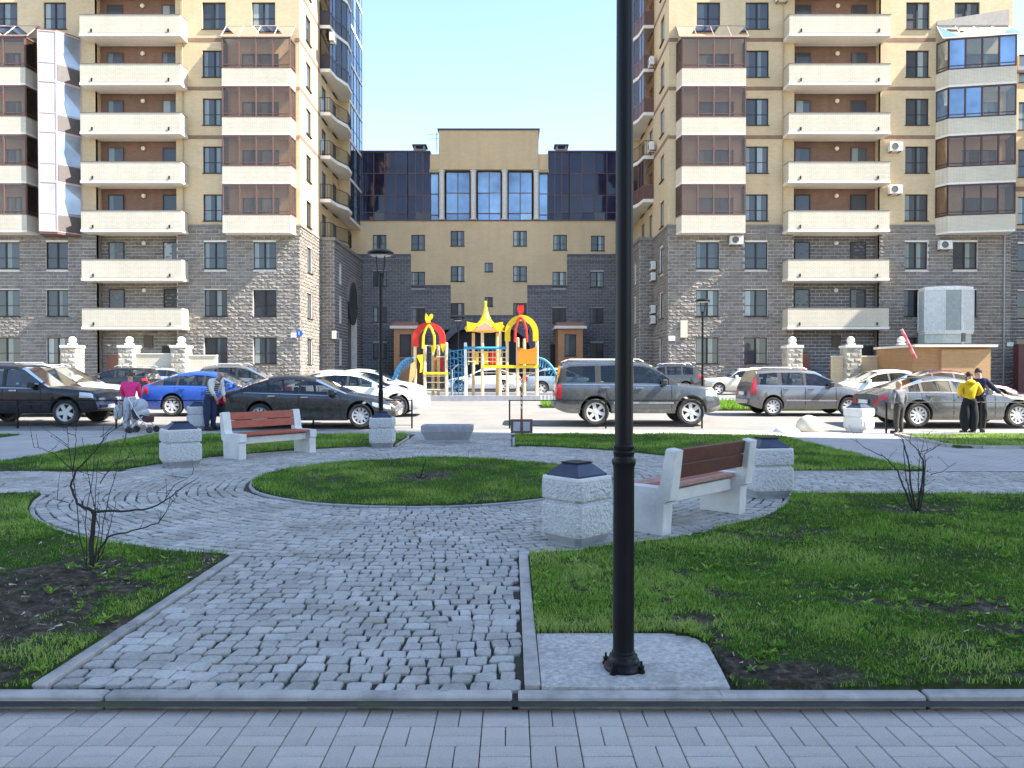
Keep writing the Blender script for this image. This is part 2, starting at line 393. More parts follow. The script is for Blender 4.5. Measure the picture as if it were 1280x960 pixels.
# soil sheet of all lawns
def soil_sheet(name, x0, x1, y0, y1, st):
    gx = np.arange(x0, x1+st, st); gy = np.arange(y0, y1+st, st)
    X, Y = np.meshgrid(gx, gy); m = lawn_mask(X, Y)
    Z = np.where(m > 0, lawn_z(X, Y), -.075)
    B = np.where(m > 0, 1-bare(X, Y), 0)
    Z = Z - .02*(1-B)*(m > 0) + (m > 0)*(1-B)*.03*vnoise(X, Y, .05, 21)
    V = np.stack([X.ravel(), Y.ravel(), Z.ravel()], 1)
    nx = len(gx); ny = len(gy); idx = np.arange(nx*ny).reshape(ny, nx)
    keep = (m[:-1,:-1] > 0) | (m[1:,1:] > 0) | (m[1:,:-1] > 0) | (m[:-1,1:] > 0)
    Fq = np.stack([idx[:-1,:-1][keep], idx[:-1,1:][keep], idx[1:,1:][keep], idx[1:,:-1][keep]], 1)
    me = npmesh(name, V, Fq, soilm, B.ravel())
    return ob(name, me, kind='structure')
soil_sheet('lawn_ground', -9.4, 9.4, 3.82, 12.02, .04)
soil_sheet('lawn_ground', -26, 26, 12.02, 19.92, .10)
# ------------------------------------------------------------------ grass
LN = {1: ('grass', 'mown green grass with bare earth patches round the left bush', 'lawn grass'),
      2: ('grass', 'wide green lawn with dark bare patches right of the foreground lamp post', 'lawn grass'),
      3: ('grass', 'round green grass island in the middle of the cobbled circle', 'lawn grass'),
      4: ('grass', 'green grass strip behind the bench on the left', 'lawn grass'),
      5: ('grass', 'green grass strip between the circle and the silver off-road wagon', 'lawn grass'),
      6: ('grass', 'small tip of lawn below the black off-road wagon at left edge', 'lawn grass'),
      7: ('grass', 'strip of lawn below the couple at the right edge', 'lawn grass')}
def blades(n, x0, x1, y0, y1, lid, h0, wd, two=True):
    x = rng.uniform(x0, x1, n); y = rng.uniform(y0, y1, n)
    ok = (lawn_mask(x, y) == lid) & (np.abs(x) < y*.667*1.12 + 2.2)
    x, y = x[ok], y[ok]; b = bare(x, y)
    k = rng.random(len(x)) > b*.93 + .02 + .65*np.clip((.46-(.6*vnoise(x, y, .3, 41)+.4*vnoise(x, y, .11, 42)))/.15, 0, 1)
    x, y, b = x[k], y[k], b[k]; n = len(x)
    patch = vnoise(x, y, .45, 31); p2 = vnoise(x, y, 1.6, 33)
    h = h0*(.35+.9*rng.random(n)**1.6)*(.6+.8*patch)*(1-.5*b)
    ang = rng.uniform(0, 2*np.pi, n); lean = rng.uniform(.2, 1.1, n)
    wdt = wd*(.6+.8*rng.random(n)); dx = np.cos(ang)*wdt/2; dy = np.sin(ang)*wdt/2
    lx = -np.sin(ang+rng.normal(0,.5,n))*lean*h; ly = np.cos(ang+rng.normal(0,.5,n))*lean*h
    z = lawn_z(x, y) - .02*b - .006
    t = np.clip(.45 + (.13 if lid in (3, 4, 5, 6, 7) else .03) + .75*(patch-.5) + .6*(p2-.5) + rng.normal(0, .17, n), 0, .93)
    dry = rng.random(n) < .06+.22*b; t[dry] = rng.uniform(.93, 1, dry.sum())
    if two:
        V = np.stack([np.stack([x-dx, y-dy, z], 1), np.stack([x+dx, y+dy, z], 1),
                      np.stack([x+dx*.8+lx*.35, y+dy*.8+ly*.35, z+h*.6], 1), np.stack([x-dx*.8+lx*.35, y-dy*.8+ly*.35, z+h*.6], 1),
                      np.stack([x+lx, y+ly, z+h*.95], 1)], 1).reshape(-1, 3)
        i = np.arange(n)*5
        Fa = np.concatenate([np.stack([i, i+1, i+2], 1), np.stack([i, i+2, i+3], 1), np.stack([i+3, i+2, i+4], 1)])
        T = np.repeat(t, 5)
    else:
        V = np.stack([np.stack([x-dx, y-dy, z], 1), np.stack([x+dx, y+dy, z], 1), np.stack([x+lx, y+ly, z+h], 1)], 1).reshape(-1, 3)
        i = np.arange(n)*3; Fa = np.stack([i, i+1, i+2], 1); T = np.repeat(t, 3)
    return V, Fa, T
def lawn(lid, parts):
    Vs, Fs, Ts, off = [], [], [], 0
    for a in parts:
        V, Fa, T = blades(*a[:5], lid, *a[5:]); Vs.append(V); Fs.append(Fa+off); Ts.append(T); off += len(V)
    me = npmesh('grass', np.concatenate(Vs), np.concatenate(Fs), grassm, np.concatenate(Ts))
    n, l, c = LN[lid]; ob(n, me, label=l, cat=c, kind='stuff')
lawn(1, [(135000, -7.5, -2.4, 3.84, 7.0, .036, .0042), (70000, -8.5, -2.4, 7.0, 10.1, .045, .0055)])
lawn(2, [(165000, .1, 5.5, 3.84, 6.2, .036, .0042), (130000, .1, 8.5, 6.2, 10.0, .045, .0055)])
lawn(3, [(95000, -4, 1.5, 9, 14.5, .05, .008, False)])
lawn(4, [(90000, -9.2, -2.4, 12.5, 19.7, .06, .012, False)])
lawn(5, [(90000, 0, 7.2, 12.4, 19.7, .06, .012, False)])
lawn(6, [(12000, -26, -12.5, 18.3, 19.75, .06, .014, False)])
lawn(7, [(50000, 9, 20, 16.2, 19.7, .06, .014, False)])
# broad-leaved weeds, as one stuff object
def weeds():
    Vs, Ts = [], []
    n = 2600
    X = rng.uniform(-7, 8.5, n*3); Y = rng.uniform(3.9, 10, n*3)
    m = lawn_mask(X, Y); ok = ((m == 1) | (m == 2)) & (np.abs(X) < Y*.7+.5) & (vnoise(X, Y, .4, 77) > .42)
    for x, y in list(zip(X[ok], Y[ok]))[:n]:
        nl = random.randint(4, 8); a0 = random.random()*6.28; r = random.choice((random.uniform(.010,.02), random.uniform(.014, .05))); t = random.uniform(.35, .9)
        z = float(lawn_z(np.array(x), np.array(y)))
        for k in range(nl):
            a = a0+k*6.28/nl+random.uniform(-.3, .3); c, s = math.cos(a), math.sin(a); L = r*random.uniform(.7, 1.3); W = L*.22
            zt = z+L*random.uniform(.3, .9)
            Vs += [(x, y, z), (x+c*L*.5-s*W, y+s*L*.5+c*W, z+(zt-z)*.75), (x+c*L, y+s*L, zt), (x+c*L*.5+s*W, y+s*L*.5-c*W, z+(zt-z)*.7)]
            Ts += [t]*4
    V = np.array(Vs); i = np.arange(len(V)//4)*4
    ob('weeds', npmesh('weeds', V, np.stack([i, i+1, i+2, i+3], 1), grassm, np.array(Ts)), label='small broad-leaved weeds scattered through the two nearest lawns', cat='weeds', kind='stuff')
weeds()
def clods():
    mb = []; n = 5200; X = rng.uniform(-6.5, 6.5, n); Y = rng.uniform(3.88, 9.5, n); m = lawn_mask(X, Y)
    ok = ((m == 1) | (m == 2)) & (bare(X, Y) > .45)
    Vs, Fs = [], []
    for x, y in zip(X[ok], Y[ok]):
        r = random.uniform(.004, .016); z = float(lawn_z(np.array(x), np.array(y)))-.008; o = len(Vs)
        p = [(x+r*random.uniform(.6,1.3), y, z), (x, y+r*random.uniform(.6,1.3), z), (x-r*random.uniform(.6,1.3), y, z), (x, y-r*random.uniform(.6,1.3), z), (x+r*random.uniform(-.3,.3), y+r*random.uniform(-.3,.3), z+r*random.uniform(.6, 1.2))]
        Vs += p; Fs += [(o,o+1,o+4), (o+1,o+2,o+4), (o+2,o+3,o+4), (o+3,o,o+4)]
    ob('soil_crumbs', npmesh('soil_crumbs', np.array(Vs), np.array(Fs), soilm, np.zeros(len(Vs))), label='dark crumbs of earth on the bare patches of the near lawns', cat='soil', kind='stuff')
clods()

def litter():
    n = 9000; X = rng.uniform(-7, 8.5, n); Y = rng.uniform(3.88, 9.9, n); m = lawn_mask(X, Y)
    ok = ((m == 1) | (m == 2)) & (np.abs(X) < Y*.7+.4) & (rng.random(n) < .25+.75*bare(X, Y))
    Vs, Fs, Ts = [], [], []
    for x, y in zip(X[ok], Y[ok]):
        a = random.random()*6.28; L = random.uniform(.004, .017)*random.choice((1,1,1.6)); W = random.uniform(.0008, .0035); z = float(lawn_z(np.array(x), np.array(y)))+random.uniform(-.01,.02); c, s_ = math.cos(a), math.sin(a); o = len(Vs)
        Vs += [(x-c*L-s_*W, y-s_*L+c*W, z), (x-c*L+s_*W, y-s_*L-c*W, z), (x+c*L+s_*W, y+s_*L-c*W, z+random.uniform(0,.02)), (x+c*L-s_*W, y+s_*L+c*W, z+random.uniform(0,.02))]
        Fs.append((o, o+1, o+2, o+3)); Ts += [random.uniform(0, 1)]*4
    g = NG('dry_litter'); g.col(g.ramp(g.n('ShaderNodeAttribute', attribute_name='tint').outputs['Fac'], [(0, (.10,.07,.045)), (.6, (.34,.27,.17)), (1, (.55,.48,.36))])); g.set(Roughness=.9)
    ob('dry_litter', npmesh('dry_litter', np.array(Vs), np.array(Fs), g.m, np.array(Ts)), label='dry straw and bits of leaf lying on the two nearest lawns', cat='leaf litter', kind='stuff')
litter()

# ------------------------------------------------------------------ cobbles
def cobble_pts():
    out = []
    s = .122
    def grid(x0, x1, y0, y1, test, ph=0):
        ny = int((y1-y0)/s); 
        for j in range(ny+1):
            yy = y0 + (j+.5)*(y1-y0)/(ny+1); x = x0 + random.uniform(0, .02)
            while x < x1-.03:
                wv = s*random.uniform(.66, 1.34); wv = min(wv, x1-x)
                cx = x+wv/2; wob = .03*math.sin(cx*2.1+ph)+.02*math.sin(cx*5.3+j*.3)
                cy = yy + wob
                if test(cx, cy) and wv > .05: out.append((cx, cy, wv, s*random.uniform(.93, 1.02), 0.0))
                x += wv
    ring = lambda x, y: math.hypot(x-CX, y-CY)
    grid(PL-.005, PR+.0, 3.86, 7.1, lambda x, y: ring(x, y) > RO-.02)
    grid(XA+.03, XB-.03, 16.6, 19.95, lambda x, y: ring(x, y) > RO-.02)
    grid(-9.1, -5.5, 10.16, 12.45, lambda x, y: ring(x, y) > RO-.02)
    grid(3.0, 8.98, 10.04, 12.40, lambda x, y: ring(x, y) > RO-.02)
    nr = int((RO-RI-.16)/s)
    for j in range(nr+1):
        r = RI+.10+(j+.5)*(RO-RI-.12)/(nr+1); a = random.uniform(0, .05)
        end = a+2*math.pi
        while a < end-.01:
            wv = s*random.uniform(.78, 1.22); da = wv/r
            aa = a+da/2; rr = r+.02*math.sin(aa*9)+.012*math.sin(aa*23+j)
            out.append((CX+rr*math.cos(aa), CY+rr*math.sin(aa), wv, (RO-RI-.12)/(nr+1)*random.uniform(.93, 1.0), aa-math.pi/2))
            a += da
    return out
CP = cobble_pts()
CP = [c for c in CP if abs(c[0]) < c[1]*.667*1.15+1.5]
CP.sort(key=lambda c: c[1])
def cob_shape(wv, hv, dist):
    hx, hy = wv/2-.0042, hv/2-.0042; c = .012
    pts = []
    for sx, sy in ((1,-1),(1,1),(-1,1),(-1,-1)):
        a = (hx-c*random.uniform(.3,2.4), hy+random.uniform(-.006,.003)); b = (hx+random.uniform(-.006,.003), hy-c*random.uniform(.3,2.4))
        jx, jy = random.uniform(-.011,.009), random.uniform(-.011,.009)
        pr = [(b[0]*sx+jx, b[1]*sy+jy), (a[0]*sx+jx, a[1]*sy+jy)]
        if sx*sy > 0: pts += pr
        else: pts += pr[::-1]
    return pts
def cob_verts(wv, hv):
    p = cob_shape(wv, hv, 0); tx, ty = random.uniform(-.038,.038), random.uniform(-.038,.038); z0 = random.uniform(-.0035,.0035)
    A = [(x*.93, y*.93, z0+tx*x+ty*y+random.uniform(-.001,.001)) for x, y in p]
    B = [(x, y, z0-.007+tx*x+ty*y) for x, y in p]
    C = [(x*1.01, y*1.01, -.04) for x, y in p]
    f = [tuple(range(8))]
    for o in (0, 8):
        for i in range(8): f.append((o+8+i, o+8+(i+1) % 8, o+(i+1) % 8, o+i))
    return A+[q for q in B]+C, f
cob_root = empty('cobbled_paving', (0,0,0), kind='structure')
vari = []
for i in range(24):
    v, f = cob_verts(.122, .122); mb = MB(); mb.add(v, f); vari.append(mb.mesh('cobblestone', cob_r))
for (x, y, wv, hv, a) in CP[:300]:
    o = ob('cobblestone', random.choice(vari), cob_root, (x, y, 0), (0, 0, a)); o.scale = (wv/.122, hv/.122, 1)
Vs, Fs, Ts = [], [], []; Vn = []
for (x, y, wv, hv, a) in CP[300:]:
    v, f = cob_verts(wv, hv); c, s_ = math.cos(a), math.sin(a); o = len(Vs)
    Vs += [(x+c*p[0]-s_*p[1], y+s_*p[0]+c*p[1], p[2]) for p in v]; t = random.random(); Ts += [t]*24
    Fs += [tuple(o+i for i in q) for q in f]
me = bpy.data.meshes.new('cobblestones'); me.from_pydata(Vs, [], Fs); me.materials.append(cob_m)
at = me.attributes.new('tint', 'FLOAT', 'POINT'); at.data.foreach_set('value', np.array(Ts, dtype=np.float32))
ob('cobblestones', me, cob_root, kind='stuff')

# ------------------------------------------------------------------ front pavers and kerb
fp = empty('front_pavement', (0,0,0), kind='structure')
MB().box(-40, 40, -3, 3.86, -.14, -.072).build('paver_bed', joint, fp)
pv_m = []
for i in range(8):
    g = plain('paver_concrete_%d' % i, tuple((.40+.025*v_)*k for v_ in (random.uniform(-1,1),) for k in (1.15, 1.0, .86)), .9, var=.2, nscale=160, bump=.8, dirt=(.27,.25,.23,.5)); pv_m.append(g)
pmesh = {}
def pav(i, h):
    if (i, h) not in pmesh:
        mb = MB(); a, b = (.111-.0022, .04625-.0022) if h else (.0555-.0022, .0925-.0022)
        mb.bbox(-a, a, -b, b, -.05, 0, .0035); pmesh[(i, h)] = mb.mesh('paver', pv_m[i])
    return pmesh[(i, h)]
cnt = 0; st = MB()
ya = 3.755
for r in range(14):
    for c in range(-16, 17):
        y = ya-.0925-r*.185; x = c*.222-.03
        if abs(x) > y*.667+.35: continue
        hz = (r+c) % 2 == 0
        for k in (-1, 1):
            dx, dy = (0, k*.04625) if hz else (k*.0555, 0)
            if cnt < 300 and y > 2.9:
                ob('paver', pav(random.randrange(8), hz), fp, (x+dx, y+dy, -.055+random.uniform(-.0012,.0012)), (random.uniform(-.004,.004), random.uniform(-.004,.004), random.uniform(-.006,.006))); cnt += 1
            else:
                a, b = (.108, .044) if hz else (.053, .09); st.box(x+dx-a, x+dx+a, y+dy-b, y+dy+b, -.105, -.055)
st.build('pavers', pv_m[0], fp, kind='stuff')
kb = empty('front_kerb', (0,0,0), kind='structure')
x0 = pX(128, 3.8)-1.02*5
for i in range(12):
    M = Matrix.Translation((x0+i*1.02, 0, 0)) @ Matrix.Rotation(random.uniform(-.004,.004), 4, 'Z')
    MB().bbox(.004, 1.016, 3.765, 3.85, -.14, .006+random.uniform(-.003,.003), .008, M).build('kerb_stone', kerb_m, kb)
# thin kerbs round the lawns
def edge_kerb(name, pts, w_, z1=.012, L=.5):
    r_ = empty(name, (0,0,0), kind='structure'); P = [Vector((p[0], p[1], 0)) for p in pts]
    acc = [0]
    for a, b in zip(P, P[1:]): acc.append(acc[-1]+(b-a).length)
    def at_(t):
        t = min(t, acc[-1])
        for i in range(len(P)-1):
            if t <= acc[i+1] or i == len(P)-2: return P[i].lerp(P[i+1], (t-acc[i])/max(1e-6, acc[i+1]-acc[i]))
    n = max(1, round(acc[-1]/L))
    for i in range(n):
        a, b = at_(acc[-1]*i/n), at_(acc[-1]*(i+1)/n); d = (b-a); l = d.length
        M = Matrix.Translation(a) @ Matrix.Rotation(math.atan2(d.y, d.x), 4, 'Z')
        MB().bbox(.003, l-.003, -w_/2, w_/2, -.08, z1+random.uniform(-.003,.003), .006, M).build('kerb_stone', kerb_m if name != 'island_kerb' else concrete_g, r_)
edge_kerb('path_kerb', [(PL-.045, 3.87), (PL-.05, 6.72)], .08, .02, 1.0)
edge_kerb('path_kerb', [(PR+.045, 3.87), (PR+.04, 6.72)], .08, .02, 1.0)
arc = lambda a0, a1, r, n=40: [(CX+r*math.cos(R(a0+(a1-a0)*i/n)), CY+r*math.sin(R(a0+(a1-a0)*i/n))) for i in range(n+1)]
edge_kerb('island_kerb', arc(0, 360, RI+.02, 60), .05, .012, .45)
edge_kerb('circle_kerb', arc(-74, -20.5, RO+.03), .05, .012)
edge_kerb('circle_kerb', arc(199, 255, RO+.03), .05, .008)
edge_kerb('circle_kerb', arc(105, 170, RO+.03), .05, .008)
edge_kerb('circle_kerb', arc(10, 74, RO+.03), .05, .008)
edge_kerb('lawn_kerb', [(-9.1, 12.5), (-9.1, 19.72), (XA-.02, 19.72), (XA-.02, 16.9)], .06, .012, 1)
edge_kerb('lawn_kerb', [(XB+.02, 16.9), (XB+.02, 19.72), (5.6, 19.72), (6.8, 18.0), (6.78, 12.42), (4.0, 12.42)], .06, .012, 1)
edge_kerb('lawn_kerb', [(14, 16.22), (9.4, 16.22), (9.85, 19.72), (20, 19.72)], .08, .06, 1)
edge_kerb('lawn_kerb', [(3.75, 10.0), (9.2, 10.0)], .05, .006, 1)
edge_kerb('lawn_kerb', [(-6.2, 10.12), (-9.5, 10.12)], .05, .006, 1)
# concrete pad under the lamp
pp = [(.15, 3.855), (1.10, 3.855), (1.12, 4.1)] + [(.94+.20*math.cos(math.pi/2*i/7)+.006*math.sin(i*2.3), 4.42+.23*math.sin(math.pi/2*i/7)) for i in range(8)] + [(.6, 4.665), (.15, 4.65)]
MB().prism(pp, -.08, .014).build('concrete_pad', pad_m, label='pale poured concrete pad under the black lamp post', cat='concrete pad')
edge_kerb('road_kerb', [(-24, 21.95), (24, 21.95)], .12, .02, 2.5)
# ------------------------------------------------------------------ buildings
FL = 2.97
def holes_x(x0, x1, z0, z1, holes):
    """split a wall rectangle round its openings: list of rectangles"""
    xs = sorted({x0, x1, *[h[0] for h in holes if x0 < h[0] < x1], *[h[1] for h in holes if x0 < h[1] < x1]})
    zs = sorted({z0, z1, *[h[2] for h in holes if z0 < h[2] < z1], *[h[3] for h in holes if z0 < h[3] < z1]})
    out = []
    for i in range(len(xs)-1):
        run = None
        for j in range(len(zs)-1):
            cx, cz = (xs[i]+xs[i+1])/2, (zs[j]+zs[j+1])/2
            if any(h[0] < cx < h[1] and h[2] < cz < h[3] for h in holes):
                if run: out.append(run); run = None
            elif run: run = (xs[i], xs[i+1], run[2], zs[j+1])
            else: run = (xs[i], xs[i+1], zs[j], zs[j+1])
        if run: out.append(run)
    return out
def wall(mb, plane, u0, u1, z0, z1, holes=(), rev=.22):
    """plane: ('y', Y) faces -Y ; ('x', X, s) faces s*X. u along X (or Y)"""
    def P(u, z, d=0):
        if plane[0] == 'y': return (u, plane[1]+d, z)
        return (plane[1]-plane[2]*d, u, z)
    for a, b, c, d in holes_x(u0, u1, z0, z1, holes):
        mb.add([P(a,c), P(b,c), P(b,d), P(a,d)], [(0,1,2,3)])
    for a, b, c, d in holes:
        if b <= u0 or a >= u1 or d <= z0 or c >= z1: continue
        for (p, q) in (((a,c),(b,c)), ((b,c),(b,d)), ((b,d),(a,d)), ((a,d),(a,c))):
            mb.add([P(*p), P(*q), P(*q, rev), P(*p, rev)], [(0,1,2,3)])
    return mb
def blocks(name, mat, parent, plane, u0, u1, z0, z1, holes=(), bw=.47, bh=.215, rough=.085, extra=0):
    Vs, Fs, Ts = [], [], []; n = int(round((z1-z0)/bh)); bh = (z1-z0)/n
    def P(u, z, d):
        if plane[0] == 'y': return (u, plane[1]-d, z)
        return (plane[1]+plane[2]*d, u, z)
    flip = plane[0] == 'x' and plane[2] < 0
    for j in range(n):
        a0, a1 = z0+j*bh+.017, z0+(j+1)*bh-.017; u = u0 - (bw/2 if j % 2 else 0)
        segs = [(u0, u1)]
        for h in holes:
            if h[2] < a1 and h[3] > a0:
                ns = []
                for s0, s1 in segs:
                    if h[1] <= s0 or h[0] >= s1: ns.append((s0, s1)); continue
                    if h[0] > s0: ns.append((s0, h[0]))
                    if h[1] < s1: ns.append((h[1], s1))
                segs = ns
        while u < u1:
            for s0, s1 in segs:
                l, r = max(u+.017, s0+.003), min(u+bw-.017, s1-.003)
                if r-l < .04: continue
                o = len(Vs); d0 = .012; t = random.random()
                nx = 3; c = []
                for (uu, zz) in ((l,a0),(r,a0),(r,a1),(l,a1)): Vs.append(P(uu, zz, -.005)); Ts.append(t)
                for (uu, zz) in ((l,a0),(r,a0),(r,a1),(l,a1)): Vs.append(P(uu, zz, d0+random.uniform(0, rough*.5))); Ts.append(t)
                m1 = (l+(r-l)*random.uniform(.2,.4), a0+(a1-a0)*random.uniform(.3,.7)); m2 = (l+(r-l)*random.uniform(.6,.8), a0+(a1-a0)*random.uniform(.3,.7))
                Vs.append(P(*m1, d0+random.uniform(.3,1)*rough)); Vs.append(P(*m2, d0+random.uniform(.3,1)*rough)); Ts += [t, t]
                q = [(0,1,5,4),(1,2,6,5),(2,3,7,6),(3,0,4,7),(4,5,9,8),(5,6,9),(6,7,8,9),(7,4,8)]
                for f in q:
                    f = tuple(o+i for i in f); Fs.append(f[::-1] if flip else f)
            u += bw
    me = bpy.data.meshes.new(name); me.from_pydata(Vs, [], Fs); me.materials.append(mat)
    at = me.attributes.new('tint', 'FLOAT', 'POINT'); at.data.foreach_set('value', np.array(Ts, dtype=np.float32))
    return ob(name, me, parent, kind='stuff')
_wm = {}
def window(parent, plane, uc, z0, wd, ht, style=2, fm=None, rec=.13, pm=None):
    """casement window set in an opening"""
    fm = fm or frame_dark; key = (round(wd,3), round(ht,3), style, fm.name)
    if key not in _wm:
        a = .055; mb = MB(); W = wd/2
        mb.box(-W, W, -.03, .03, 0, a); mb.box(-W, W, -.03, .03, ht-a, ht); mb.box(-W, -W+a, -.03, .03, a, ht-a); mb.box(W-a, W, -.03, .03, a, ht-a)
        cols = [(-W+a, W-a)]
        if style >= 2: mb.box(-.05, .05, -.038, .03, a, ht-a); cols = [(-W+a, -.05), (.05, W-a)]
        if style in (2, 5):
            for c in cols: mb.box(c[0], c[1], -.025, .02, ht*.40, ht*.40+.035)
        fr = mb.mesh('window', fm)
        ps = []
        for c in cols:
            p = MB().box(c[0]-.01, c[1]+.01, 0, .012, a-.01, ht-a+.01); ps.append(p.mesh('pane', panem))
        sill = MB().box(-W-.05, W+.05, -.2, .03, -.045, -.003).mesh('sill', frame_dark)
        _wm[key] = (fr, ps, sill)
    fr, ps, sill = _wm[key]
    if plane[0] == 'y': loc = (uc, plane[1]+rec, z0); rz = 0
    else: loc = (plane[1]-plane[2]*rec, uc, z0); rz = R(90)*plane[2]
    o = ob('window', fr, parent, loc, (0,0,rz))
    for p in ps:
        q = ob('pane', p, o)
        if pm: q.material_slots[0].link = 'OBJECT'; q.material_slots[0].material = pm
    ob('sill', sill, o)
    return (uc-wd/2, uc+wd/2, z0, z0+ht)
def hrect(uc, z0, wd, ht): return (uc-wd/2, uc+wd/2, z0, z0+ht)
_ac = {}
def aircon(parent, loc, rz=0):
    if not _ac:
        _ac['b'] = MB().bbox(-.4, .4, -.15, .15, 0, .55, .02).mesh('air_conditioner', plain('white_appliance', (.7,.68,.64), .5, dirt=(.4,.37,.33,.5)))
        g = MB()
        g.lathe([(.21,0),(.21,.012),(.17,.014),(.17,.004)], 20, Matrix.Translation((-.08,-.15,.28)) @ Matrix.Rotation(R(90),4,'X'))
        _ac['g'] = g.mesh('fan_grille', plain('grey_fan_grille', (.12,.12,.12), .5))
        _ac['k'] = MB().box(-.3,-.26,-.1,.3,-.04,-.002).box(.26,.3,-.1,.3,-.04,-.002).mesh('bracket', blackm)
    a = ob('air_conditioner', _ac['b'], parent, loc, (0,0,rz)); ob('fan_grille', _ac['g'], a); ob('bracket', _ac['k'], a)
def balcony(parent, x0, x1, yb, yf, ztop, hh=1.32):
    """open loggia balcony: parapet box + slab with angled ends"""
    b = MB(); t = .12; z0 = ztop-hh+.16
    b.box(x0, x1, yf, yf+t, z0, ztop-.03); b.box(x0, x0+t, yf+t, yb, z0, ztop-.03); b.box(x1-t, x1, yf+t, yb, z0, ztop-.03)
    o = b.build('balcony', cream, parent)
    c = MB(); c.box(x0-.02, x1+.02, yf-.02, yf+t+.02, ztop-.03, ztop); c.box(x0-.02, x0+t+.02, yf+t+.02, yb, ztop-.03, ztop); c.box(x1-t-.02, x1+.02, yf+t+.02, yb, ztop-.03, ztop)
    c.build('coping', plain('brown_metal_coping', (.16,.10,.08), .5), o)
    s = MB(); s.box(x0-.03, x1+.03, yf-.03, yb+.5, z0-.16, z0-.002); s.build('slab', stucco, o)
    d = MB()
    for x in (x0+.72, x1-.72): d.box(x-.035, x+.035, yf-.06, yf-.001, z0+.07, z0+.26)
    d.box(x0+.5, x1-.5, yf-.006, yf-.001, z0+.01, z0+.025)
    d.build('drain_spout', blackm, o)
def sash(parent, name, pts, z0, z1, fm, gm, nper, transom=None, fw=.05):
    """glazing along a polyline in plan: frame object + pane objects"""
    fr = MB(); panes = []
    for (p, q), n in zip(zip(pts, pts[1:]), nper):
        p, q = Vector((*p, 0)), Vector((*q, 0)); d = q-p; L = d.length; a = math.atan2(d.y, d.x)
        M = Matrix.Translation(p) @ Matrix.Rotation(a, 4, 'Z'); h = fw/2
        fr.box(0, L, -h, h, z0, z0+fw, M); fr.box(0, L, -h, h, z1-fw, z1, M)
        for i in range(n+1):
            x = L*i/n; fr.box(max(0,x-h), min(L,x+h), -h-.004, h+.004, z0+fw, z1-fw, M)
        for i in range(n):
            xa, xb = L*i/n+h, L*(i+1)/n-h
            if transom: fr.box(xa, xb, -h+.005, h-.005, z0+transom, z0+transom+.04, M)
            panes.append(MB().box(xa, xb, -.004, .004, z0+fw, z1-fw, M))
    o = fr.build(name, fm, parent)
    for i, p in enumerate(panes): p.build('pane', gm[i % len(gm)] if isinstance(gm, list) else gm, o)
    return o
def glazed_bay(parent, x0, x1, yb, yf, ks, fm, gm, roofcol, cham=.0, skew=None, zoff=0):
    """stack of glazed balconies. skew: (dyl, dyr) front depth left/right"""
    yl, yr = (yf, yf) if not skew else skew
    for k in ks:
        zb = 10.16+(k-3)*FL+zoff; zp = zb+1.05; zt = zp+1.92
        b = empty('glazed_balcony', (0,0,0), parent=parent)
        plan = [(x0, yb-.002), (x0+cham, yl), (x1-cham, yr), (x1, yb-.002)]
        m = MB(); m.prism(plan[::-1] if False else [(x0, yb+.0), (x0+cham, yl), (x1-cham, yr), (x1, yb+.0)], zb+.0, zb+.12); m.build('slab', stucco, b)
        m = MB()
        for p, q in zip(plan, plan[1:]):
            p, q = Vector((*p,0)), Vector((*q,0)); d = q-p; M = Matrix.Translation(p) @ Matrix.Rotation(math.atan2(d.y, d.x), 4, 'Z')
            m.box(.002, d.length-.002, .0, .1, zb+.122, zp, M)
        m.build('parapet', cream, b)
        inner = [(x0+.03, yb-.01), (x0+cham+.03, yl+.04), (x1-cham-.03, yr+.04), (x1-.03, yb-.01)]
        sash(b, 'frame', inner, zp+.002, zt-.02, fm, (([random.choice(gm[0]) for _ in range(6)] if k > 4 else gm[1]) if isinstance(gm, list) else gm), [1, 4, 1], transom=.22, fw=.085)
        if k == ks[-1]:
            r = MB(); zr = zt; 
            pts = [(x0, yl, zr), (x1, yr, zr), (x1, yb-.01, zr+1.08), (x0, yb-.01, zr+1.08)]
            for i in range(5):
                t = i/4; a = Vector(pts[0]).lerp(Vector(pts[1]), t); c = Vector(pts[3]).lerp(Vector(pts[2]), t)
                r.tube([a, c], .035, 6)
            r.tube([pts[0], pts[1]], .04, 6); r.tube([pts[3], pts[2]], .04, 6)
            ro = r.build('roof_frame', roofcol, b)
            for i in range(4):
                t0, t1 = i/4, (i+1)/4
                A = [Vector(pts[0]).lerp(Vector(pts[1]), t0), Vector(pts[0]).lerp(Vector(pts[1]), t1), Vector(pts[3]).lerp(Vector(pts[2]), t1), Vector(pts[3]).lerp(Vector(pts[2]), t0)]
                MB().add([tuple(p) for p in A]+[tuple(p+Vector((0,0,.012))) for p in A], [(0,1,2,3),(7,6,5,4),(0,4,5,1),(1,5,6,2),(2,6,7,3),(3,7,4,0)]).build('roof_pane', clearg, ro)
            if skew: MB().add([(x0, yb-.02, zr+1.1), (x1, yb-.02, zr+1.1), (x1, yb-.02, zr+2.1), (x0, yb-.02, zr+1.35)]+[(x0, yb-.10, zr+1.1), (x1, yb-.10, zr+1.1), (x1, yb-.10, zr+2.1), (x0, yb-.10, zr+1.35)], [(0,1,2,3),(7,6,5,4),(0,4,5,1),(1,5,6,2),(2,6,7,3),(3,7,4,0)]).build('roof_flashing', plain('grey_sheet_metal', (.30,.27,.24), .6), b)
TH = 48.0
def sill(k): return 2.15+FL*k
WH = 1.66
GZ = 10.72
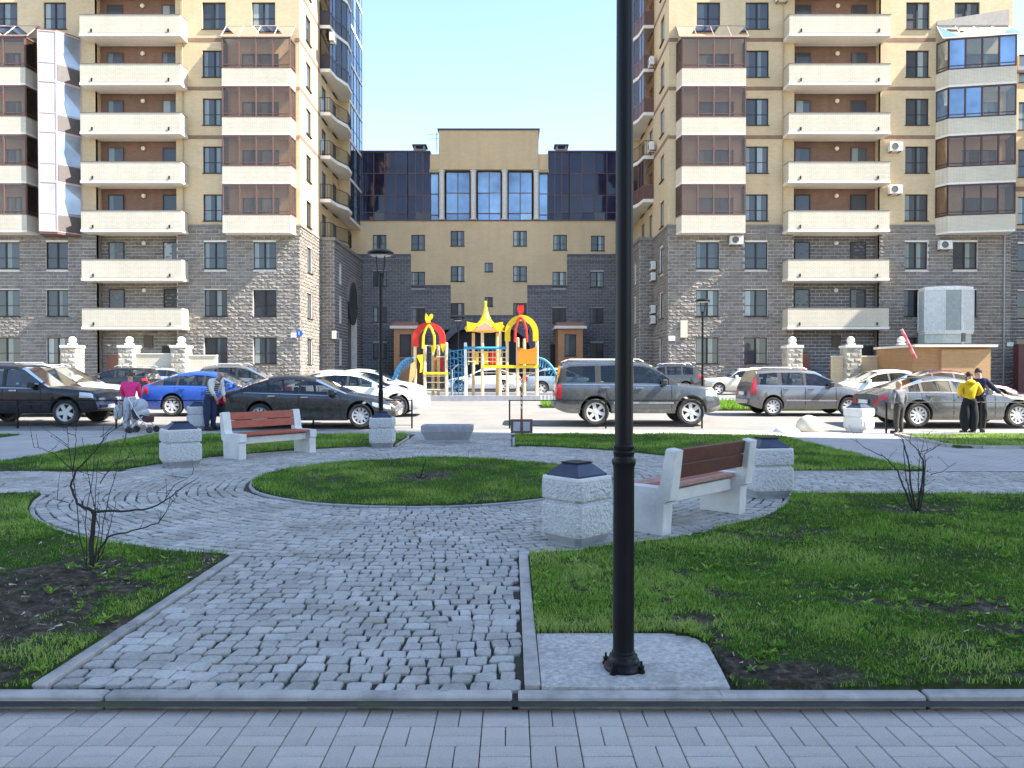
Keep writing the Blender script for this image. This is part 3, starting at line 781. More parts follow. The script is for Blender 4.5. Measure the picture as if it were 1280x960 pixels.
def tower(side):
    L = side == 'L'
    Y0 = TH; Y1 = TH+16
    if L: X0, X1 = -38.0, -13.2
    else: X0, X1 = 9.75, 31.1
    t = empty('apartment_tower', ((X0+X1)/2, Y0+8, tz(Y0)),
        label='yellow and grey brick apartment tower on the left side of the courtyard' if L else 'yellow and grey apartment tower on the right with white glass bay at its foot',
        cat='apartment tower', group='apartment towers')
    t.location = (0, 0, 0)
    px = lambda p: pX(p, Y0)
    ops = []     # front openings
    def W(pc, ks, wpx=29, h=WH, dz=0, style=2, fm=None):
        for k in ks:
            ops.append(window(t, ('y', Y0), px(pc), sill(k)+dz, wpx*.05, h, style, fm))
    if L:
        W(270, range(0, 10)); W(72.5, [0,1,2,7,8,9], 28); W(331.5, [0,1,2,7,8,9], 29, WH if True else 0); W(8, [0,1,2,7,8,9], 36)
        W(20, [3,4,5,6], 20, 1.5); W(327, [3,4,5,6], 46, 1.55, -.1)
        rx0, rx1 = px(122), px(222); bx0, bx1 = pX(103, 47)-.0, pX(228, 47)
        lx = px(111)
    else:
        W(944.5, range(0, 10)); W(884, [0,1,2,7,8,9], 29); W(1144, range(0, 10)); W(1205, [1,2,7,8,9], 31)
        W(893, [3,4,5,6], 46, 1.55, -.1); W(1222, [3,4,5,6], 44, 1.55, -.1)
        rx0, rx1 = px(991), px(1098); bx0, bx1 = pX(984.5, 47), pX(1110.5, 47)
    RD = .62; BH = 5.58
    ground_recess = True
    zr0 = 0.4
    ops2 = ops + [(rx0, rx1, zr0, 32.5)]
    top = 50
    up = MB(); wall(up, ('y', Y0), X0, X1, GZ, top, [o for o in ops2 if o[3] > GZ])
    ws = .25 if L else .25
    up.build('wall', yellow, t)
    lo = MB(); wall(lo, ('y', Y0), X0, X1, -.2, GZ, [o for o in ops2 if o[2] < GZ]); lo.build('mortar_backing', mortar, t)
    blocks('stone_blocks', graystone if L else graystone, t, ('y', Y0), X0, X1, .35, GZ, [o for o in ops2 if o[2] < GZ])
    # recess
    bz = GZ
    m = MB(); wall(m, ('y', Y0+RD), rx0, rx1, bz, 32.5); m.build('recess_wall', brown, t)
    m = MB(); wall(m, ('y', Y0+RD), rx0, rx1, zr0, bz); m.build('recess_backing', mortar, t)
    blocks('stone_blocks', darkstone if not L else graystone, t, ('y', Y0+RD), rx0, rx1, zr0, bz)
    for q_, s_ in ((rx0, 1), (rx1, -1)):
        m = MB(); wall(m, ('x', q_, s_), Y0+.23, Y0+RD, bz, 32.5); m.build('recess_cheek', yellow, t)
        m = MB(); wall(m, ('x', q_, s_), Y0+.23, Y0+RD, zr0, bz); m.build('recess_cheek', plain('grey_block_cheek', (.2,.18,.165), .95, var=.3, nscale=10, bump=1), t)
    nb = len(ops)
    for j in range(0, 9):
        z = BH+FL*j
        balcony(t, bx0, bx1, Y0-.003, Y0-1.0, z)
        for q, dpx in enumerate((0.19, 0.88) if L else (.14, .80)):
            xx = rx0+(rx1-rx0)*dpx*1.0
            zz = z-1.1
            fm = frame_dark if j < 3 else plain('purple_brown_frame', (.10,.06,.07), .4)
            ha = window(t, ('y', Y0+RD-.12), xx, zz, .98, 2.4, 1, fm, rec=.06, pm=None)
        # round lamp
        a = ob('wall_lamp', MB().ell((0,0,0), (.14,.09,.14), 14, 8).mesh('wall_lamp', plain('milk_glass', (.75,.70,.62), .4)), t, (rx0+(rx1-rx0)*.54, Y0+RD-.1, z+1.22))
    # ground floor in the recess
    hz = [(rx0+.3, rx0+1.25, .45, 2.75), (rx1-1.2, rx1-.1, .45, 3.3)]
    for i, (a, b, c, d) in enumerate(hz):
        dm = plain('brown_steel_door', (.25,.10,.06), .5) if i == 0 else frame_dark
        dd = MB().box(a, b, Y0+RD-.10, Y0+RD-.05, c, d).build('door', dm, t); MB().box(b-.15, b-.1, Y0+RD-.16, Y0+RD-.101, (c+d)/2-.1, (c+d)/2+.1).build('handle', chrome, dd)
    MB().box(rx0+2.65, rx0+3.2, Y0+RD-.12, Y0+RD-.06, 3.2, 3.95).build('vent_grille', plain('dark_brown_louvre', (.10,.07,.06), .6), t)
    for xx in (rx0+.5, rx0+4.3):
        MB().lathe([(.02,-.1),(.13,-.02),(.13,.02),(.05,.06)], 12).build('wall_lamp', plain('milk_glass', (.75,.70,.62), .4), t, loc=(xx, Y0+RD-.16, 3.35))
    # brown brick bands between windows of the upper floors
    segs = [(px(227), px(285)), (px(371), X1-.01)] if L else [(X0+.01, px(846)), (px(929), px(991)), (px(1103), px(1166))]
    if L: segs += [(X0, px(57))]
    for k in range(3, 10):
        z = 1.6+(466-(52.5+(6-k)*60.2))*.05 if k <= 6 else 22.28+FL*(k-6)
        for a, b in segs:
            if k == 3: continue
            MB().box(a, b, Y0-.02, Y0-.001, z-.115, z+.115).build('brick_band', band, t)
    # cornice at the top of the grey base
    cz = MB()
    csegs = [(X0, bx0-.05), (bx1+.05, px(286)), (px(371), X1)] if L else [(X0, px(845)), (px(929), bx0-.05), (bx1+.05, px(1166)), (px(1260), X1)]
    for a, b in csegs:
        cz.box(a, b, Y0-.09, Y0-.001, GZ, GZ+.10); cz.box(a, b, Y0-.05, Y0-.001, GZ-.16, GZ-.002); cz.box(a, b, Y0-.07, Y0-.001, GZ-.62, GZ-.52)
    cz.build('cornice', plain('grey_cornice_stone', (.22,.20,.18), .9, bump=.5), t)
    # bays
    if L:
        glazed_bay(t, px(285.5), px(371), Y0, Y0-1.0, [3,4,5,6], frame_brown, bronze, plain('pale_brown_metal', (.42,.27,.22), .5), cham=.06)
        glazed_bay(t, px(-60), px(52), Y0, Y0-1.15, [3,4,5,6], frame_brown, bronze, plain('pale_brown_metal', (.42,.27,.22), .5), cham=.12)
    else:
        glazed_bay(t, px(844), px(928), Y0, Y0-1.0, [3,4,5,6], frame_brown, bronze, plain('pale_brown_metal', (.42,.27,.22), .5), cham=.15)
        glazed_bay(t, px(1167), px(1256), Y0, Y0-1.0, [3,4,5,6], plain('dark_plum_frame', (.07,.035,.035), .4), [[clearg, blueglass, clearg, bronze, clearg, clearg], bronze], plain('cream_roof_metal', (.6,.55,.47), .5), cham=.35, skew=(Y0-.75, Y0-1.42))
    if L:   # tall angled glass oriel
        oz0, oz1 = pZ(293, 47), pZ(43, 47); b = empty('glass_oriel', (0,0,0), parent=t)
        A, B_, C_, D = (px(57)-.0, Y0-.02), (px(67)+.02, Y0-1.35), (px(87), Y0-1.15), (px(105)-.05, Y0-.02)
        m = MB(); m.prism([A, B_, C_, D], oz0-.02, oz0+.1); m.prism([A, B_, C_, D], oz1, oz1+.08); m.build('slab', frame_brown, b)
        nf = 4; hh = (oz1-oz0-.1)/nf
        for k in range(nf):
            za = oz0+.1+k*hh
            o = sash(b, 'frame', [A, B_, C_, D], za+.002, za+hh-.002, plain('pale_pink_frame', (.50,.38,.36), .5), [bronze, whitepanel, paleglass], [1,1,1], transom=hh*.36, fw=.06)
            dv = Vector((D[0]-C_[0], D[1]-C_[1])); Mq = Matrix.Translation((C_[0], C_[1], 0)) @ Matrix.Rotation(math.atan2(dv.y, dv.x), 4, 'Z')
            MB().box(.05, dv.length-.05, -.05, -.034, za+.06, za+hh*.34, Mq).build('lower_panel', plain('dark_spandrel', (.10,.085,.08), .5), o)
            MB().prism([(A[0]+.1, A[1]-.02), (B_[0]+.03, B_[1]+.1), (C_[0]-.03, C_[1]+.1), (D[0]-.1, D[1]-.02)], za+.05, za+hh*.33).build('spandrel', plain('dark_spandrel', (.10,.085,.08), .5), o)
    # side facing the passage
    s = 1 if L else -1; XS = X1 if L else X0
    so_ = []
    for k in range(0, 10):
        so_.append(window(t, ('x', XS, s), Y0+2.1, sill(k)-.15*0, 1.25, WH, 1, None, .1))
    for k in range(3, 12):
        for yy in (Y0+6.2, Y0+9.4): so_.append(window(t, ('x', XS, s), yy, sill(k)-.75, 1.3, 2.35, 1, None, .1))
    m = MB(); wall(m, ('x', XS, s), Y0, Y1-.02, GZ, top, [o for o in so_ if o[3] > GZ]); m.build('side_wall', plain('pale_yellow_brick_side', (.60,.46,.29), .9, var=.05, bump=.3) if False else yellow, t)
    m = MB(); wall(m, ('x', XS, s), Y0, Y0+5, -.2, GZ, [o for o in so_ if o[2] < GZ]); m.build('side_backing', mortar, t)
    blocks('stone_blocks', graystone, t, ('x', XS, s), Y0, Y0+5.0, .35, GZ, [o for o in so_ if o[2] < GZ])
    cs = MB()
    for z, d in ((GZ, .09), (GZ-.57, .06)): cs.box(min(XS, XS+s*d), max(XS, XS+s*d), Y0-.09, Y0+5, z, z+.12)
    cs.build('cornice', plain('grey_cornice_stone', (.22,.20,.18), .9, bump=.5), t)
    for k in range(4, 11): MB().box(min(XS, XS+s*.02), max(XS, XS+s*.02), Y0, Y0+5, 22.28+FL*(k-6)-.115, 22.28+FL*(k-6)+.115).build('brick_band', band, t)
    # portico block with arch
    XP = XS+s*.95; ztop = 10.7; y0 = Y0+5; y1 = Y1-.05
    ah = [(Y0+9.3, Y0+12.7, .0, 6.9), (Y0+6.4, Y0+7.2, 2.2, 3.9), (Y0+6.4, Y0+7.2, 5.2, 6.9), (Y0+6.4, Y0+7.2, 8.0, 9.4)]
    pm_ = MB(); wall(pm_, ('x', XP, s), y0, y1, -.2, ztop, ah, .5); wall(pm_, ('y', y0), min(XS, XP), max(XS, XP), -.2, ztop); pm_.build('portico_backing', mortar, t)
    blocks('stone_blocks', darkstone if L else graystone, t, ('x', XP, s), y0, y1, .4, ztop, ah, rough=.03)
    blocks('stone_blocks', graystone, t, ('y', y0), min(XS, XP)+.0, max(XS, XP), .4, ztop)
    cc = MB(); a, b_ = (XS, XP+.1) if L else (XP-.1, XS)
    cc.box(a, b_, y0-.1, y1, ztop, ztop+.22); cc.box(min(XP, XP+s*.06), max(XP, XP+s*.06), y0-.06, y1, ztop-.5, ztop-.4); cc.build('cornice', plain('grey_cornice_stone', (.22,.20,.18), .9, bump=.5), t)
    am = MB()      # arch ring over the passage opening
    n = 12; yc = Y0+11; rr = 1.7
    for i in range(n):
        a0, a1 = math.pi*i/n, math.pi*(i+1)/n
        q = [(yc+r_*math.cos(a_), 6.9+r_*math.sin(a_)) for r_, a_ in ((rr-.05, a0), (rr+.42, a0), (rr+.42, a1), (rr-.05, a1))]
        am.add([(XP+s*.03, *p) for p in q]+[(XP+s*.12, *p) for p in q], [(0,1,2,3),(4,5,6,7),(0,1,5,4),(1,2,6,5),(2,3,7,6),(3,0,4,7)])
    am.build('arch_ring', plain('grey_cornice_stone', (.22,.20,.18), .9, bump=.5), t)
    MB().lathe([(1.66,0),(1.66,.06)], 32, Matrix.Translation((XP+s*.02, yc, 6.9)) @ Matrix.Rotation(R(90)*s, 4, 'Y')).build('arch_shadow_panel', plain('dark_arch_fill', (.03,.03,.035), .3), t)  # near-black disc stands for the shade inside the arch head
    MB().box(min(XP-s*.5, XP-s*.45), max(XP-s*.5, XP-s*.45), Y0+9.3, Y0+12.7, 0, 6.9).build('passage_gate', plain('dark_arch_fill', (.03,.03,.035), .3), t)
    # balconies along the passage side
    for k in range(-1, 9):
        zs = 13.56+FL*k
        if k < 0: zs = ztop+.225
        pts = [(0, 5.0), (.72, 5.0), (.86, 6.4), (1.35, 7.8), (1.3, 9.3), (.85, 10.6), (.85, 15.9), (0, 15.9)]
        pl = [(XS+s*a_, Y0+b_2) for a_, b_2 in pts]
        if not L: pl = pl[::-1]
        bo = empty('side_balcony', (0,0,0), parent=t)
        if k >= 0: MB().prism(pl, zs-.22, zs).build('slab', stucco, bo)
        outl = [(XS+s*a_, Y0+b_2) for a_, b_2 in pts[:-2]]
        glz = (k >= 3) if L else (k >= 2 or k == 0)
        path = [(XS+s*.02, Y0+5.03)] + [(XS+s*(a_-.05), Y0+b_2+(.05 if i == 0 else 0)) for i, (a_, b_2) in enumerate(pts[1:6])]
        if glz:
            nps = [1, 2, 2, 2, 2]
            sash(bo, 'frame', path, zs+.95, zs+FL-.25, plain('dark_balcony_frame', (.03,.022,.03), .4) if L else frame_brown, [carg, bronze] if L else [bronze], nps)
            sash(bo, 'lower_panel', path, zs+.002, zs+.94, plain('dark_balcony_frame', (.03,.022,.03), .4) if L else frame_brown, plain('dark_railing_panel', (.025,.02,.03), .4) if L else plain('brown_railing_panel', (.12,.06,.05), .5), nps)
        elif not (k == -1 and not L):
            rl = MB(); Pp = [Vector((*p, 0)) for p in path]
            for h in (.1, 1.02): rl.tube([(p.x, p.y, zs+h) for p in Pp], .022, 6)
            for a_, b_2 in zip(Pp, Pp[1:]):
                nn = max(2, int((b_2-a_).length/.14))
                for i in range(nn): 
                    p = a_.lerp(b_2, i/nn); rl.box(p.x-.009, p.x+.009, p.y-.009, p.y+.009, zs, zs+1.02)
            rl.build('railing', blackm, bo)
        # glass stack and pier at the far end
        if k >= 0:
            MB().box(min(XS, XS+s*.8), max(XS, XS+s*.8), Y0+10.7, Y0+11.2, zs+.002, zs+FL-.222).build('pier', yellow, bo)
            sash(bo, 'end_glazing', [(XS+s*.8, Y0+11.25), (XS+s*.8, Y0+15.8)], zs+.002, zs+FL-.225, frame_dark, [carg, blueglass], [4], transom=1.0)
    # shell behind: roof and rear, outer side
    sh = MB(); 
    for (a, b) in (((X0, Y1), (X1, Y1)),):
        sh.add([(a[0], a[1], 0), (b[0], b[1], 0), (b[0], b[1], top), (a[0], a[1], top)], [(0,1,2,3)])
    XO = X0 if L else X1
    sh.add([(XO, Y0, 0), (XO, Y1, 0), (XO, Y1, top), (XO, Y0, top)], [(0,1,2,3)]); sh.build('rear_wall', yellow, t)
    MB().box(X0-.2, X1+.2, Y0-.2, Y1+.2, top, top+.4).build('roof', plain('grey_roof', (.2,.2,.2), .9), t)
    return t, px
tl, pxl = tower('L')
tr, pxr = tower('R')
for (p, y) in ((920, 306), (1118, 190), (1118, 243), (1181, 312), (976, 4)): aircon(tr, (pX(p, 47.6), TH-.32, pZ(y, 47.6)), 0)
for (y, z) in ((52.2, 22.3), (52.2, 16.6)): aircon(tr, (9.4, y, z), R(-90))
for (y, z) in ((52.0, 8.55), (52.0, 7.8), (52.0, 5.6), (52.0, 4.9)): aircon(tr, (9.5, y, z), R(-90))
aircon(tl, (-12.1, 52.2, 23.9), R(90)); aircon(tl, (-12.1, 52.6, 3.9), R(90))
MB().tube([(pX(1253, 48), TH-.1, .5), (pX(1253, 48), TH-.1, GZ)], .05, 8).build('drainpipe', plain('grey_pipe', (.35,.35,.36), .5), tr)
for xx in (pX(977, 48), pX(231, 48)):
    MB().tube([(xx, TH-.06, GZ+.2), (xx, TH-.06, 34)], .035, 6).build('drainpipe', plain('tan_pipe', (.42,.31,.18), .6), tr if xx > 0 else tl)
MB().box(pX(850,48)-.0, pX(850,48)+.42, TH-.16, TH-.07, pZ(422,48), pZ(401,48)).build('wall_box', plain('cream_box', (.72,.66,.45), .6), tr)
MB().box(pX(835,48), pX(843,48), TH-.18, TH-.07, pZ(426,48), pZ(420,48)).build('camera_box', plain('white_box', (.75,.73,.7), .5), tr)
MB().box(pX(1257,48), pX(1265,48), TH-.12, TH-.07, pZ(433,48), pZ(428,48)).build('notice_plate', plain('white_box', (.75,.73,.7), .5), tr)
hn = MB().lathe([(.22,0),(.22,.05)], 20, Matrix.Translation((pX(375,48), TH-.14, pZ(417,48))) @ Matrix.Rotation(R(90),4,'X')).build('house_number_plate', plain('blue_enamel', (.03,.10,.42), .3), tl)
MB().box(pX(365,48), pX(371.5,48), TH-.22, TH-.08, pZ(422,48), pZ(416,48)).build('number_lamp', plain('white_box', (.75,.73,.7), .5), tl)
def text(s, size, mat, loc, rot, parent, ext=.004, name='lettering'):
    c = bpy.data.curves.new(name, 'FONT'); c.body = s; c.size = size; c.extrude = ext; c.align_x = 'CENTER'; c.align_y = 'CENTER'; c.resolution_u = 2
    o = bpy.data.objects.new(name, c); COL.objects.link(o); me = bpy.data.meshes.new_from_object(o); bpy.data.objects.remove(o)
    me.name = name; me.materials.clear(); me.materials.append(mat); return ob(name, me, parent, loc, rot)
text('1', .34, plain('white_box', (.75,.73,.7), .5), (pX(375,48), TH-.197, pZ(417,48)), (R(90),0,0), tl)

# white rounded glass bay standing on the right tower behind the booth
vt = empty('glass_bay', (0,0,0), parent=tr)
vp = [(pX(1158,46.9), 47.9), (pX(1159,46.3), 46.6), (pX(1181,46), 46.1), (pX(1203,46), 46.1), (pX(1218.5,46.3), 46.5), (pX(1219,46.9), 47.9)]
z0, z1 = pZ(415, 46.3), pZ(361, 46.3)
MB().prism(vp, z0-.12, z0).prism(vp, z1, z1+.14).build('frame', plain('white_box', (.75,.73,.7), .5), vt)
sash(vt, 'glazing', vp, z0+.002, z1-.002, plain('white_frame', (.68,.70,.68), .4), [plain('milky_bay_glass', (.60,.62,.60), .12, spec=.8), plain('milky_bay_glass', (.60,.62,.60), .12, spec=.8), plain('grey_bay_glass', (.30,.34,.33), .1, spec=.8), plain('milky_bay_glass', (.60,.62,.60), .12, spec=.8), plain('grey_bay_glass', (.30,.34,.33), .1, spec=.8)], [1,1,1,1,1], fw=.09)
pk = [(x*.97+pX(1188,46)*.03, y+.1) for x, y in vp]
MB().prism(pk, pZ(429,46.3), z0-.122).build('plinth', plain('pale_green_panel', (.50,.54,.48), .5), vt)

# lower wing at the far right
lw = empty('lower_wing', (0,0,0), label='lower yellow and grey brick wing at the right edge, beyond the right tower', cat='building')
o1 = []
for k in range(0, 7):
    for pc in (1285, 1330): o1.append(window(lw, ('y', TH+.6), pX(pc, 48.6), sill(k)-.1, 1.5, 1.75))
m = MB(); wall(m, ('y', TH+.6), 31.12, 60, GZ, pZ(94, 48.6), [o for o in o1 if o[3] > GZ]); m.build('wall', yellow, lw)
m = MB(); wall(m, ('y', TH+.6), 31.12, 60, -.2, GZ, [o for o in o1 if o[2] < GZ]); m.build('mortar_backing', mortar, lw)
blocks('stone_blocks', darkstone, lw, ('y', TH+.6), 31.12, 40, .4, GZ, [o for o in o1 if o[2] < GZ])
MB().box(31.12, 60.2, TH+.45, TH+12, pZ(94, 48.6), pZ(94, 48.6)+.15).build('roof', plain('dark_flashing', (.08,.05,.05), .5), lw)
MB().box(31.12, 60, TH+.58-.02, TH+.599, pZ(240,48.6), pZ(240,48.6)+.3).build('brick_band', band, lw)
o2 = MB().box(40, 60, 40.5, TH+.5, -.2, 24); o2.build('unseen_shading_wing', tan, lw)  # unseen wing out of frame, added and sized to shade the right tower's base
MB().box(39.8, 60.2, 40.3, TH+.55, 24.01, 24.3).build('roof', plain('dark_flashing', (.08,.05,.05), .5), lw)
MB().box(31.13, 60, TH+1.0, TH+12, -.2, pZ(94, 48.6)-.01).build('rear_wall', tan, lw)

# ------------------------------------------------------------------ central building
YC = 63.0
cb = empty('central_building', (0,0,0), label='lower building closing the courtyard, with stepped grey base and dark glass top floor', cat='building')
cx = lambda p: pX(p, YC)
czz = lambda y: pZ(y, YC)
xl, xr = cx(448)-.6, cx(790)
ops = []
def CW(pc, py0, py1, wpx=17): 
    z0 = czz(py1); ops.append(window(cb, ('y', YC), cx(pc), z0, wpx*YC/F, (py1-py0)*YC/F, 2 if wpx > 12 else 1, None, .12))
for p, a in ((475, 294), (523, 294), (572, 289), (650, 289), (700, 294), (747, 295)): CW(p, a, a+19)
for p, a in ((475, 339), (523, 340), (572, 333), (650, 333), (699, 340), (746, 340)): CW(p, a, a+19)
for p, a in ((475, 384), (523, 385), (572, 379), (650, 379), (699, 385), (746, 385)): CW(p, a, a+19)
for p, a in ((475, 429), (746, 429)): CW(p, a, a+19)
for a in (328.5, 371.5): CW(611, a, a+11.5, 10)
door_h = [(cx(556), cx(662), -.2, czz(412)), (cx(517), cx(527), .3, czz(430)), (cx(688), cx(696), .3, czz(430))]
zt = czz(277)
step = [(xl, cx(514), czz(320)), (cx(514), cx(563.5), czz(358.5)), (cx(563.5), cx(659), czz(396)), (cx(659), cx(708.5), czz(358.5)), (cx(708.5), xr, czz(320))]
for a, b, z in step:
    hs = [o for o in ops+door_h if o[1] > a and o[0] < b]
    cl = [(max(o[0], a), min(o[1], b), o[2], o[3]) for o in hs]
    up = [h for h in cl if h[3] > z]; lo_ = [h for h in cl if h[2] < z]
    m = MB(); wall(m, ('y', YC), a, b, z, zt, [(h[0], h[1], max(h[2], z), h[3]) for h in up]); m.build('wall', tan, cb)
    m = MB(); wall(m, ('y', YC+.02), a, b, -.2, z, [(h[0], h[1], h[2], min(h[3], z)) for h in lo_]); m.build('mortar_backing', plain('dark_mortar', (.40,.40,.41), .95), cb)
    blocks('stone_blocks', darkstone, cb, ('y', YC), a, b, .45, z, lo_, bw=.5, bh=.235, rough=.035)
    MB().box(a+.01, b-.01, YC-.10, YC+.01, z, z+.13).box(a+.01, b-.01, YC-.07, YC-.055, z-.5, z-.42).build('cornice', plain('grey_cornice_dark', (.13,.13,.15), .9, bump=.5), cb)
# passage arch
MB().box(cx(556)+.01, cx(662)-.01, YC+.9, YC+.95, -.2, czz(412)-.01).build('passage_shadow_wall', plain('dark_passage_wall', (.035,.035,.04), .8), cb)  # near-black wall: the passage's shade is put into its colour
am = MB(); n = 16; ac = cx(609)
for i in range(n):
    a0, a1 = math.pi*i/n, math.pi*(i+1)/n; rx, rz = 3.6, 2.3; zc = czz(440)
    q = [(ac+(rx+e)*math.cos(a_), zc+(rz+e)*math.sin(a_)) for e, a_ in ((-.05, a0), (.45, a0), (.45, a1), (-.05, a1))]
    am.add([(p[0], YC-.12, p[1]) for p in q]+[(p[0], YC-.02, p[1]) for p in q], [(0,1,2,3),(4,5,6,7),(0,1,5,4),(1,2,6,5),(2,3,7,6),(3,0,4,7)])
am.build('arch_ring', plain('grey_cornice_dark', (.13,.13,.15), .9, bump=.5), cb)
for h in door_h[1:]: MB().box(h[0], h[1], YC+.1, YC+.15, h[2], h[3]).build('door', frame_dark, cb)
# top floor glazing
g0, g1 = czz(277), czz(190); gy = YC+.35
MB().box(xl, xr, YC-.06, YC+.5, g0, g0+.10).build('sill_course', plain('brown_sill', (.14,.07,.06), .5), cb)
def glass_band(x0, x1, z0, z1, cols, rows, gm, yy, fm=None):
    fr = MB(); fw = .07
    for i in range(cols+1):
        x = x0+(x1-x0)*i/cols; fr.box(max(x0, x-fw/2), min(x1, x+fw/2), yy-.05, yy+.03, z0, z1)
    zs = [z0]+[z0+(z1-z0)*r for r in rows]+[z1]
    for z in zs: fr.box(x0, x1, yy-.04, yy+.02, max(z0, z-fw/2), min(z1, z+fw/2))
    o = fr.build('glazing_frame', fm or plain('plum_frame', (.12,.06,.065), .4), cb)
    for i in range(cols):
        for a, b in zip(zs, zs[1:]):
            x = x0+(x1-x0)*i/cols; x2 = x0+(x1-x0)*(i+1)/cols
            mb = MB(); j = random.uniform(-.02, .02); k = random.uniform(-.04, .04)
            mb.add([(x, yy+j, a), (x2, yy-j, a), (x2, yy-j+k, b), (x, yy+j+k, b)], [(0,1,2,3)]).build('pane', gm, o)
rows = [.12, .37, .69]
zg = g0+.102
glass_band(xl, cx(509), zg, g1, 5, rows, darkglass, gy)
glass_band(cx(510), cx(538), zg, g1, 3, rows, darkglass, gy)
glass_band(cx(538)+.02, cx(548), zg, czz(216), 1, [.12, .56], blueglass, gy)
glass_band(cx(712), xr, zg, g1, 5, rows, darkglass, gy)
glass_band(cx(685), cx(711), zg, g1, 3, rows, darkglass, gy)
glass_band(cx(674), cx(685)-.02, zg, czz(216), 1, [.12, .56], blueglass, gy)
for a, b in ((557.5, 587), (597, 626), (635.5, 665)): glass_band(cx(a), cx(b), zg, czz(215), 2, [.15, .57], blueglass, gy, frame_brown)
for p in (552.5, 592, 631, 670.5):
    c = MB().lathe([(.28, zg), (.28, zg+.12), (.23, zg+.16), (.23, czz(217)), (.28, czz(216)), (.28, czz(214)-.01)], 14).build('column', plain('white_column', (.66,.63,.58), .7), cb, loc=(cx(p), YC-.0, 0), smooth=35)
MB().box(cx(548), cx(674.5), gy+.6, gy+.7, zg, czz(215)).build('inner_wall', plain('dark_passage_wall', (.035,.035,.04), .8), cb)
pb = MB().box(cx(549), cx(673), YC-.15, YC+4, czz(213.5), czz(165)); pb.build('parapet_block', tan, cb)
MB().box(cx(549)-.1, cx(673)+.1, YC-.25, YC+4.1, czz(165), czz(163)).build('coping', plain('dark_flashing', (.08,.05,.05), .5), cb)
for a, b in ((538, 549), (673, 685)):
    MB().box(cx(a), cx(b), YC-.05, YC+3, czz(213), czz(194)).build('parapet_wing', tan, cb); MB().box(cx(a)-.05, cx(b)+.05, YC-.12, YC+3, czz(213)-.25, czz(213)-.002).build('cornice', plain('tan_cornice', (.45,.34,.2), .8), cb)
MB().box(xl, cx(538)-.01, YC+.25, YC+8, g1, g1+.12).box(cx(685)+.01, xr, YC+.25, YC+8, g1, g1+.12).build('roof', plain('dark_flashing', (.08,.05,.05), .5), cb)
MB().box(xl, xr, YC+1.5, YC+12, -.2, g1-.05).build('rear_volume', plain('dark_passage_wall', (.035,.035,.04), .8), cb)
for p in (522, 703):
    c = MB().box(cx(p)-.5, cx(p)+.5, YC+1.5, YC+2.5, g1+.122, g1+.6).box(cx(p)-.45, cx(p)-.3, YC+1.5, YC+2.5, g1+.601, g1+.85).box(cx(p)+.3, cx(p)+.45, YC+1.5, YC+2.5, g1+.601, g1+.85).build('chimney', plain('grey_chimney', (.35,.34,.33), .8), cb)
    MB().box(cx(p)-.6, cx(p)+.6, YC+1.4, YC+2.6, g1+.851, g1+.98).build('chimney_cap', plain('dark_flashing', (.08,.05,.05), .5), c)
an = MB().tube([(cx(546.5), YC, g1), (cx(546.5), YC, g1+1.5)], .03, 6).tube([(cx(546.5)-.8, YC, g1+1.35), (cx(546.5)+.1, YC, g1+1.35)], .015, 5).tube([(cx(546.5)-.7, YC, g1+1.0), (cx(546.5)+.1, YC, g1+1.0)], .015, 5).build('antenna', blackm, cb)
# brick entrance vestibules
for p0, p1, lab in ((489, 524.5, 'small orange brick entrance porch left of the playground'), (694, 732, 'small orange brick entrance porch right of the playground')):
    y0 = 59.8; a, b = pX(p0+3, y0), pX(p1-3, y0); z1 = pZ(411, y0)
    e = empty('entrance_porch', (0,0,0), label=lab, cat='entrance porch', group='brick entrance porches')
    hh = [((a+b)/2-.45, (a+b)/2+.45, 2.9, 4.6)]
    m = MB(); wall(m, ('y', y0), a, b, .3, z1, hh, .15); m.box(a, a+.02, y0, YC-.1, .3, z1).box(b-.02, b, y0, YC-.1, .3, z1); m.build('wall', orange, e)
    window(e, ('y', y0), (a+b)/2, 2.9, .9, 1.7, 1)
    MB().box(a-.25, b+.25, y0-.3, YC-.1, z1, z1+.22).build('roof', stucco, e); MB().box(a-.1, b+.1, y0-.1, YC-.1, z1+.221, z1+.5).build('roof_cap', plain('brown_sheet_roof', (.30,.14,.10), .6), e)
    MB().box(a+.5, b-.5, y0-.04, y0-.001, 2.55, 2.72).build('trim', plain('brown_sill', (.14,.07,.06), .5), e)

# the building to the right of the camera whose shade covers the plaza (outside the frame), and the one behind
def slab_house(lab, x0, x1, y0, y1, h, mat, faces):
    e = empty('apartment_house', (0,0,0), label=lab, cat='apartment house')
    m = MB().box(x0, x1, y0, y1, -.2, h); m.build('wall', mat, e)
    MB().box(x0-.3, x1+.3, y0-.3, y1+.3, h, h+.5).build('roof', plain('grey_roof', (.2,.2,.2), .9), e)
    fr = MB(); gl = MB()
    for f in faces:
        n = int(((x1-x0) if f == 'y' else (y1-y0))/3.2)
        for k in range(int(h/3)-1):
            for i in range(n):
                if f == 'y': u = x0+(i+.5)*(x1-x0)/n; fr.box(u-.75, u+.75, y1, y1+.03, 1.6+3*k, 3.3+3*k); gl.box(u-.68, u+.68, y1+.03, y1+.035, 1.67+3*k, 3.23+3*k)
                else: u = y0+(i+.5)*(y1-y0)/n; fr.box(x0-.03, x0, u-.75, u+.75, 1.6+3*k, 3.3+3*k); gl.box(x0-.035, x0-.03, u-.68, u+.68, 1.67+3*k, 3.23+3*k)
    fr.build('window', plain('white_frame', (.68,.70,.68), .4), e, kind='stuff'); gl.build('pane', panem, e, kind='stuff')
slab_house('tall yellow brick apartment house out of view to the right of the plaza', 45, 55, -14, 9.9, 68, yellow, ['x', 'y'])
slab_house('low yellow brick apartment house behind the viewpoint', -60, 20, -48, -32, 17, yellow, ['y'])
